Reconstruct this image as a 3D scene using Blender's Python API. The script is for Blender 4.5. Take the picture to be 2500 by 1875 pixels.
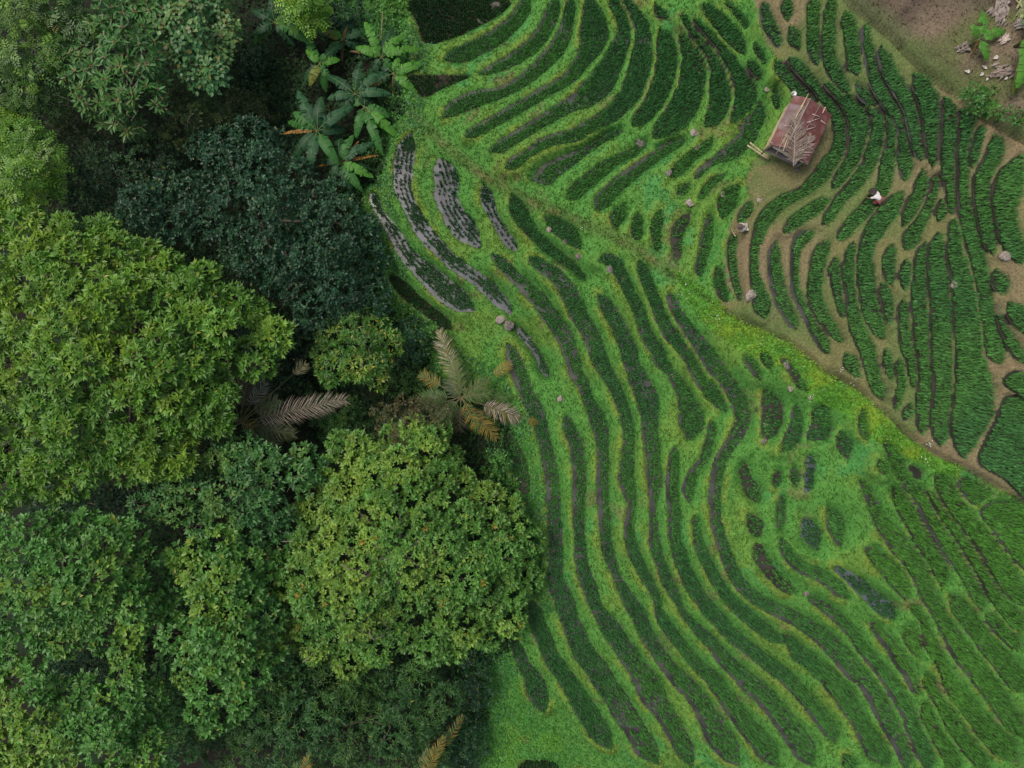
import bpy, math, random
import numpy as np
from mathutils import Vector
from mathutils.geometry import tessellate_polygon
random.seed(11)
rng = np.random.default_rng(11)
sc = bpy.context.scene
for o in list(bpy.data.objects):
    bpy.data.objects.remove(o)

# ------------------------------------------------------------------ camera
CAMZ = 52.083
cam = bpy.data.cameras.new('camera')
cam.sensor_width = 36.0
cam.lens = 24.0
cam.clip_start = 0.5
cam.clip_end = 2000.0
cam_o = bpy.data.objects.new('camera', cam)
cam_o.location = (0, 0, CAMZ)
cam_o.rotation_euler = (0, 0, 0)
sc.collection.objects.link(cam_o)
sc.camera = cam_o
sc.render.resolution_x, sc.render.resolution_y = 1024, 768

# ------------------------------------------------------------------ light
SUN_EL, SUN_AZ = math.radians(62), math.radians(300)
w = bpy.data.worlds.new('World')
sc.world = w
w.use_nodes = True
nt = w.node_tree
bg = nt.nodes['Background']
sky = nt.nodes.new('ShaderNodeTexSky')
sky.sky_type = 'NISHITA'
sky.sun_disc = False
sky.sun_elevation = SUN_EL
sky.sun_rotation = SUN_AZ
sky.air_density = 1.0
sky.dust_density = 5.0
sky.ozone_density = 1.0
nt.links.new(sky.outputs[0], bg.inputs[0])
bg.inputs[1].default_value = 0.10
sl = bpy.data.lights.new('sun', 'SUN')
sl.energy = 1.5
sl.angle = math.radians(22)
sl.color = (1.0, 0.96, 0.90)
so = bpy.data.objects.new('sun', sl)
so.rotation_euler = (math.radians(90) - SUN_EL, 0, math.radians(180) - SUN_AZ)
sc.collection.objects.link(so)
sc.view_settings.view_transform = 'Standard'
sc.view_settings.look = 'None'
sc.view_settings.gamma = 1.0
sc.view_settings.exposure = 0.36
sc.view_settings.use_curve_mapping = False

# ------------------------------------------------------------------ plan coordinates -> world
# the survey plan has 32 units per metre at datum height 0, origin at (1250, 937.5)
def at(px, py, z):
    f = (CAMZ - z) / CAMZ
    return (px - 1250.0) / 32.0 * f, (937.5 - py) / 32.0 * f
def at3(px, py, z):
    x, y = at(px, py, z)
    return Vector((x, y, z))
def plan_of(x, y, z):
    f = (CAMZ - z) / CAMZ
    return x / f * 32.0 + 1250.0, 937.5 - y / f * 32.0

SHEETS = {'A': (800, 0, 3.386), 'B': (1400, 0, 3.386), 'C': (1850, 0, 3.386), 'D': (850, 400, 3.386),
          'E': (1400, 400, 3.386), 'F': (1850, 450, 3.386), 'G': (1100, 800, 3.386), 'H': (1700, 850, 3.386),
          'I': (1150, 1250, 3.386), 'J': (1750, 1300, 2.885), 'K': (2100, 1050, 5.53), 'L': (2100, 1300, 5.53),
          'M': (2100, 1575, 5.53), 'N': (1700, 1575, 5.53), 'O': (1300, 1575, 5.53), 'R': (2200, 350, 1.8433),
          'S': (1450, 300, 5.53), 'T': (0, 0, 0.8848), 'Q': (0, 0, 1.0), 'V': (500, 0, 3.456),
          'W': (560, 850, 3.807), 'X': (1000, 780, 3.17), 'Y': (1750, 180, 5.53), 'Z': (2050, 0, 2.8)}
def pl(tag, x, y):
    ox, oy, s = SHEETS[tag]
    return ox + x / s, oy + y / s
def parse(spec):
    out = []
    tag = 'Q'
    for tok in spec.replace(':', ': ').split():
        if tok.endswith(':'):
            tag = tok[:-1]
            continue
        v = [float(a) for a in tok.split(',')]
        ox, oy, s = SHEETS[tag]
        row = [ox + v[0] / s, oy + v[1] / s]
        row.append((v[2] / s) if len(v) > 2 else (out[-1][2] * 0.8 if out else 0))
        out.append(row)
    return np.array(out)

# ------------------------------------------------------------------ noise
_lat = {}
def vnoise(x, y, scale, seed=0):
    if seed not in _lat:
        _lat[seed] = np.random.default_rng(1000 + seed).random((256, 256))
    L = _lat[seed]
    u = np.asarray(x) / scale + 517.3
    v = np.asarray(y) / scale + 313.7
    i = np.floor(u).astype(int); j = np.floor(v).astype(int)
    fu = u - i; fv = v - j
    fu = fu * fu * (3 - 2 * fu); fv = fv * fv * (3 - 2 * fv)
    i0 = i % 256; i1 = (i + 1) % 256; j0 = j % 256; j1 = (j + 1) % 256
    return (L[i0, j0] * (1 - fu) + L[i1, j0] * fu) * (1 - fv) + (L[i0, j1] * (1 - fu) + L[i1, j1] * fu) * fv
def fbm(x, y, scale, seed=0, octs=3):
    s = 0; a = 1; t = 0
    for k in range(octs):
        s = s + a * vnoise(x, y, scale / 2 ** k, seed + k)
        t += a; a *= 0.5
    return s / t
def sstep(a, b, x):
    t = np.clip((x - a) / (b - a), 0, 1)
    return t * t * (3 - 2 * t)

# ------------------------------------------------------------------ mesh helpers
COL = sc.collection
def new_mesh(name, V, F, colors=None, smooth=False):
    V = np.ascontiguousarray(V, dtype=np.float32)
    F = np.ascontiguousarray(F, dtype=np.int32)
    n = F.shape[1]
    me = bpy.data.meshes.new(name)
    me.vertices.add(len(V)); me.vertices.foreach_set('co', V.ravel())
    me.loops.add(F.size); me.loops.foreach_set('vertex_index', F.ravel())
    me.polygons.add(len(F))
    me.polygons.foreach_set('loop_start', np.arange(0, F.size, n, dtype=np.int32))
    me.polygons.foreach_set('loop_total', np.full(len(F), n, dtype=np.int32))
    if smooth:
        me.polygons.foreach_set('use_smooth', np.ones(len(F), dtype=bool))
    me.update(calc_edges=True)
    if colors is not None:
        a = me.color_attributes.new('Col', 'FLOAT_COLOR', 'POINT')
        c = np.ones((len(V), 4), dtype=np.float32); c[:, :3] = np.clip(colors, 0, 1)
        a.data.foreach_set('color', c.ravel())
    return me
def link(name, me, mat=None, parent=None, loc=None):
    o = bpy.data.objects.new(name, me)
    COL.objects.link(o)
    if mat is not None and me is not None:
        me.materials.append(mat)
    if parent is not None:
        o.parent = parent
    if loc is not None:
        o.location = loc
    return o
def tag(o, label=None, cat=None, group=None, kind=None):
    if label: o['label'] = label
    if cat: o['category'] = cat
    if group: o['group'] = group
    if kind: o['kind'] = kind
    return o
def empty(name, loc, label, cat, group=None):
    o = bpy.data.objects.new(name, None)
    o.empty_display_size = 0.2
    o.location = loc
    COL.objects.link(o)
    return tag(o, label, cat, group)
class MB:
    """collects shapes (all triangles) into one mesh"""
    def __init__(s): s.V = []; s.F = []; s.n = 0; s.C = []
    def add(s, V, F, c=None):
        V = np.asarray(V, dtype=float).reshape(-1, 3); F = np.asarray(F, dtype=int)
        if F.shape[1] == 4:
            F = np.vstack([F[:, [0, 1, 2]], F[:, [0, 2, 3]]])
        s.V.append(V); s.F.append(F + s.n); s.n += len(V)
        s.C.append(np.broadcast_to(np.asarray((0.5, 0.5, 0.5) if c is None else c, dtype=float), (len(V), 3)))
        return s
    def tube(s, pts, rad, sides=6, c=None, cap=True):
        P = np.asarray([tuple(p) for p in pts], dtype=float)
        R = np.broadcast_to(np.asarray(rad, dtype=float), (len(P),))
        T = np.gradient(P, axis=0)
        T /= np.linalg.norm(T, axis=1)[:, None] + 1e-9
        ref = np.array([0, 0, 1.0]) if abs(T[0, 2]) < 0.9 else np.array([1.0, 0, 0])
        A = np.cross(T, ref); A /= np.linalg.norm(A, axis=1)[:, None] + 1e-9
        B = np.cross(T, A)
        ang = np.linspace(0, 2 * np.pi, sides, endpoint=False)
        ring = P[:, None, :] + R[:, None, None] * (np.cos(ang)[None, :, None] * A[:, None, :] + np.sin(ang)[None, :, None] * B[:, None, :])
        V = ring.reshape(-1, 3)
        F = []
        for i in range(len(P) - 1):
            for k in range(sides):
                a = i * sides + k; b = i * sides + (k + 1) % sides
                F.append((a, b, b + sides, a + sides))
        F = np.array(F)
        F = np.vstack([F[:, [0, 1, 2]], F[:, [0, 2, 3]]])
        if cap:
            m = len(P) * sides
            V = np.vstack([V, P[:1], P[-1:]])
            e = [(m, (k + 1) % sides, k) for k in range(sides)] + [(m + 1, m - sides + k, m - sides + (k + 1) % sides) for k in range(sides)]
            F = np.vstack([F, np.array(e)])
        return s.add(V, F, c)
    def box(s, c0, dx, dy, dz, ax=(1, 0, 0), ay=(0, 1, 0), az=(0, 0, 1), c=None):
        c0 = np.asarray(tuple(c0), float); ax, ay, az = [np.asarray(tuple(a), float) for a in (ax, ay, az)]
        V = [c0 + sx * dx / 2 * ax + sy * dy / 2 * ay + sz * dz / 2 * az for sz in (-1, 1) for sy in (-1, 1) for sx in (-1, 1)]
        F = [(0, 2, 3, 1), (4, 5, 7, 6), (0, 1, 5, 4), (2, 6, 7, 3), (0, 4, 6, 2), (1, 3, 7, 5)]
        return s.add(V, F, c)
    def build(s, name, mat, parent=None, smooth=False, loc=None):
        me = new_mesh(name, np.vstack(s.V), np.vstack(s.F), np.vstack(s.C), smooth)
        if parent is not None and loc is None and parent.type == 'EMPTY':
            # vertices are in world space: bring them to the parent's frame
            off = np.array(parent.location)
            co = np.vstack(s.V) - off
            me.vertices.foreach_set('co', co.astype(np.float32).ravel()); me.update()
        return link(name, me, mat, parent, loc)

# ------------------------------------------------------------------ materials
def mat_base(name):
    m = bpy.data.materials.new(name); m.use_nodes = True
    return m, m.node_tree, m.node_tree.nodes['Principled BSDF'], m.node_tree.nodes['Material Output']
def mat_veg(name, rough=0.55, trans=0.25, spec=0.3, nscale=6.0, namt=0.25):
    m, t, p, out = mat_base(name)
    a = t.nodes.new('ShaderNodeAttribute'); a.attribute_name = 'Col'
    geo = t.nodes.new('ShaderNodeNewGeometry')
    nz = t.nodes.new('ShaderNodeTexNoise'); nz.inputs['Scale'].default_value = nscale
    t.links.new(geo.outputs['Position'], nz.inputs['Vector'])
    mr = t.nodes.new('ShaderNodeMapRange')
    mr.inputs[1].default_value = 0.3; mr.inputs[2].default_value = 0.7
    mr.inputs[3].default_value = 1 - namt; mr.inputs[4].default_value = 1 + namt
    t.links.new(nz.outputs[0], mr.inputs[0])
    mx = t.nodes.new('ShaderNodeVectorMath'); mx.operation = 'SCALE'
    t.links.new(a.outputs['Color'], mx.inputs[0]); t.links.new(mr.outputs[0], mx.inputs['Scale'])
    t.links.new(mx.outputs[0], p.inputs['Base Color'])
    p.inputs['Roughness'].default_value = rough
    p.inputs['Specular IOR Level'].default_value = spec
    if trans > 0:
        tr = t.nodes.new('ShaderNodeBsdfTranslucent')
        t.links.new(mx.outputs[0], tr.inputs['Color'])
        ms = t.nodes.new('ShaderNodeMixShader'); ms.inputs[0].default_value = trans
        t.links.new(p.outputs[0], ms.inputs[1]); t.links.new(tr.outputs[0], ms.inputs[2])
        t.links.new(ms.outputs[0], out.inputs[0])
    return m
def mat_solid(name, c1, c2, scale=4.0, rough=0.8, bump=0.0, spec=0.3, metal=0.0, detail=4.0):
    m, t, p, out = mat_base(name)
    geo = t.nodes.new('ShaderNodeTexCoord')
    nz = t.nodes.new('ShaderNodeTexNoise'); nz.inputs['Scale'].default_value = scale; nz.inputs['Detail'].default_value = detail
    t.links.new(geo.outputs['Object'], nz.inputs['Vector'])
    r = t.nodes.new('ShaderNodeValToRGB')
    r.color_ramp.elements[0].position = 0.32; r.color_ramp.elements[1].position = 0.68
    r.color_ramp.elements[0].color = (*c1, 1); r.color_ramp.elements[1].color = (*c2, 1)
    t.links.new(nz.outputs[0], r.inputs[0]); t.links.new(r.outputs[0], p.inputs['Base Color'])
    p.inputs['Roughness'].default_value = rough; p.inputs['Specular IOR Level'].default_value = spec
    p.inputs['Metallic'].default_value = metal
    if bump > 0:
        b = t.nodes.new('ShaderNodeBump'); b.inputs['Strength'].default_value = bump; b.inputs['Distance'].default_value = 0.05
        t.links.new(nz.outputs[0], b.inputs['Height']); t.links.new(b.outputs[0], p.inputs['Normal'])
    return m
def mat_col(name, rough=0.8, nscale=8.0, namt=0.2, bump=0.0):
    m = mat_veg(name, rough, 0.0, 0.25, nscale, namt)
    if bump > 0:
        t = m.node_tree; p = t.nodes['Principled BSDF']; nz = [n for n in t.nodes if n.type == 'TEX_NOISE'][0]
        nz.inputs['Detail'].default_value = 6
        b = t.nodes.new('ShaderNodeBump'); b.inputs['Strength'].default_value = bump; b.inputs['Distance'].default_value = 0.06
        t.links.new(nz.outputs[0], b.inputs['Height']); t.links.new(b.outputs[0], p.inputs['Normal'])
    return m
M = {}
M['ground'] = mat_col('soil_and_turf', 0.9, 9.0, 0.35, 0.6)
M['grass'] = mat_veg('grass_blades', 0.6, 0.3, 0.2, 3.0, 0.15)
M['rice'] = mat_veg('rice_leaves', 0.55, 0.25, 0.25, 2.5, 0.2)
M['leaf'] = mat_veg('tree_leaves', 0.42, 0.22, 0.35, 1.5, 0.18)
M['glossleaf'] = mat_veg('glossy_tree_leaves', 0.45, 0.12, 0.3, 1.5, 0.2)
M['floorleaf'] = mat_veg('undergrowth_leaves', 0.7, 0.1, 0.1, 2.0, 0.3)
M['banana'] = mat_veg('banana_leaves', 0.48, 0.3, 0.25, 5.0, 0.15)
M['frond'] = mat_veg('palm_fronds', 0.5, 0.2, 0.3, 6.0, 0.2)
M['bark'] = mat_solid('bark', (0.06, 0.05, 0.035), (0.16, 0.135, 0.1), 5.0, 0.9, 0.6)
M['twig'] = mat_solid('pale_twig_bark', (0.16, 0.13, 0.10), (0.3, 0.26, 0.21), 6.0, 0.9, 0.3)
M['pstem'] = mat_solid('banana_stem', (0.10, 0.09, 0.03), (0.16, 0.15, 0.05), 4.0, 0.7, 0.2)
M['rock'] = mat_solid('grey_stone', (0.08, 0.066, 0.056), (0.27, 0.23, 0.205), 2.6, 0.9, 0.8)
M['palerock'] = mat_solid('pale_stone', (0.15, 0.12, 0.095), (0.40, 0.34, 0.29), 3.0, 0.9, 0.8)
M['drystraw'] = mat_col('dry_straw', 0.85, 10.0, 0.3)
M['bamboo'] = mat_solid('bamboo', (0.33, 0.27, 0.15), (0.52, 0.44, 0.27), 3.0, 0.6, 0.1)
M['oldwood'] = mat_solid('weathered_wood', (0.20, 0.17, 0.15), (0.38, 0.33, 0.29), 6.0, 0.85, 0.3)
M['skin'] = mat_solid('skin', (0.20, 0.11, 0.07), (0.25, 0.14, 0.09), 5.0, 0.6)
M['whitecloth'] = mat_solid('white_cloth', (0.62, 0.60, 0.57), (0.74, 0.72, 0.69), 9.0, 0.9)
M['creamcloth'] = mat_solid('cream_cloth', (0.52, 0.46, 0.40), (0.62, 0.56, 0.50), 9.0, 0.9)
M['maroon'] = mat_solid('maroon_cloth', (0.20, 0.065, 0.055), (0.28, 0.10, 0.085), 9.0, 0.9)
M['darkhat'] = mat_solid('dark_hat', (0.03, 0.025, 0.022), (0.06, 0.05, 0.045), 9.0, 0.9)
M['brownhat'] = mat_solid('grey_brown_hat', (0.08, 0.06, 0.05), (0.14, 0.11, 0.09), 9.0, 0.9)
M['greycloth'] = mat_solid('grey_trousers', (0.10, 0.10, 0.11), (0.16, 0.16, 0.17), 9.0, 0.9)
M['plastic'] = mat_solid('white_plastic', (0.66, 0.68, 0.70), (0.78, 0.78, 0.78), 3.0, 0.4)
def mat_rust():
    m, t, p, out = mat_base('rusty_sheet')
    tc = t.nodes.new('ShaderNodeTexCoord')
    n1 = t.nodes.new('ShaderNodeTexNoise'); n1.inputs['Scale'].default_value = 1.6; n1.inputs['Detail'].default_value = 6
    t.links.new(tc.outputs['Object'], n1.inputs['Vector'])
    r = t.nodes.new('ShaderNodeValToRGB')
    e = r.color_ramp.elements
    e[0].position = 0.3; e[0].color = (0.10, 0.035, 0.03, 1)
    e[1].position = 0.72; e[1].color = (0.21, 0.13, 0.125, 1)
    k = e.new(0.5); k.color = (0.155, 0.052, 0.042, 1)
    t.links.new(n1.outputs[0], r.inputs[0]); t.links.new(r.outputs[0], p.inputs['Base Color'])
    p.inputs['Roughness'].default_value = 0.6; p.inputs['Metallic'].default_value = 0.15
    return m
M['rust'] = mat_rust()
M['oldsheet'] = mat_solid('faded_sheet', (0.12, 0.065, 0.06), (0.20, 0.145, 0.14), 2.5, 0.55, 0.1, 0.5, 0.2)
def mat_water(name, c1, c2, rough, spec=0.5):
    m, t, p, out = mat_base(name)
    geo = t.nodes.new('ShaderNodeNewGeometry')
    nz = t.nodes.new('ShaderNodeTexNoise'); nz.inputs['Scale'].default_value = 0.9; nz.inputs['Detail'].default_value = 6
    t.links.new(geo.outputs['Position'], nz.inputs['Vector'])
    r = t.nodes.new('ShaderNodeValToRGB')
    r.color_ramp.elements[0].position = 0.38; r.color_ramp.elements[1].position = 0.62
    r.color_ramp.elements[0].color = (*c1, 1); r.color_ramp.elements[1].color = (*c2, 1)
    t.links.new(nz.outputs[0], r.inputs[0]); t.links.new(r.outputs[0], p.inputs['Base Color'])
    p.inputs['Roughness'].default_value = rough
    p.inputs['Specular IOR Level'].default_value = spec
    n2 = t.nodes.new('ShaderNodeTexNoise'); n2.inputs['Scale'].default_value = 9.0
    t.links.new(geo.outputs['Position'], n2.inputs['Vector'])
    b = t.nodes.new('ShaderNodeBump'); b.inputs['Strength'].default_value = 0.15; b.inputs['Distance'].default_value = 0.02
    t.links.new(n2.outputs[0], b.inputs['Height']); t.links.new(b.outputs[0], p.inputs['Normal'])
    return m
M['water'] = mat_water('muddy_water', (0.03, 0.030, 0.025), (0.075, 0.072, 0.066), 0.3, 0.35)
M['greywater'] = mat_water('still_grey_water', (0.075, 0.077, 0.08), (0.14, 0.142, 0.152), 0.12)
M['bluewater'] = mat_water('blue_grey_water', (0.06, 0.075, 0.085), (0.11, 0.125, 0.15), 0.12)
M['mud'] = mat_water('wet_dark_mud', (0.016, 0.012, 0.008), (0.042, 0.03, 0.022), 0.7, 0.15)
M['dampshademud'] = mat_water('damp_mud_with_rice_shade', (0.022, 0.021, 0.015), (0.048, 0.042, 0.034), 0.6, 0.2)  # damp mud, its colour darkened for the shade between dense rice
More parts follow.
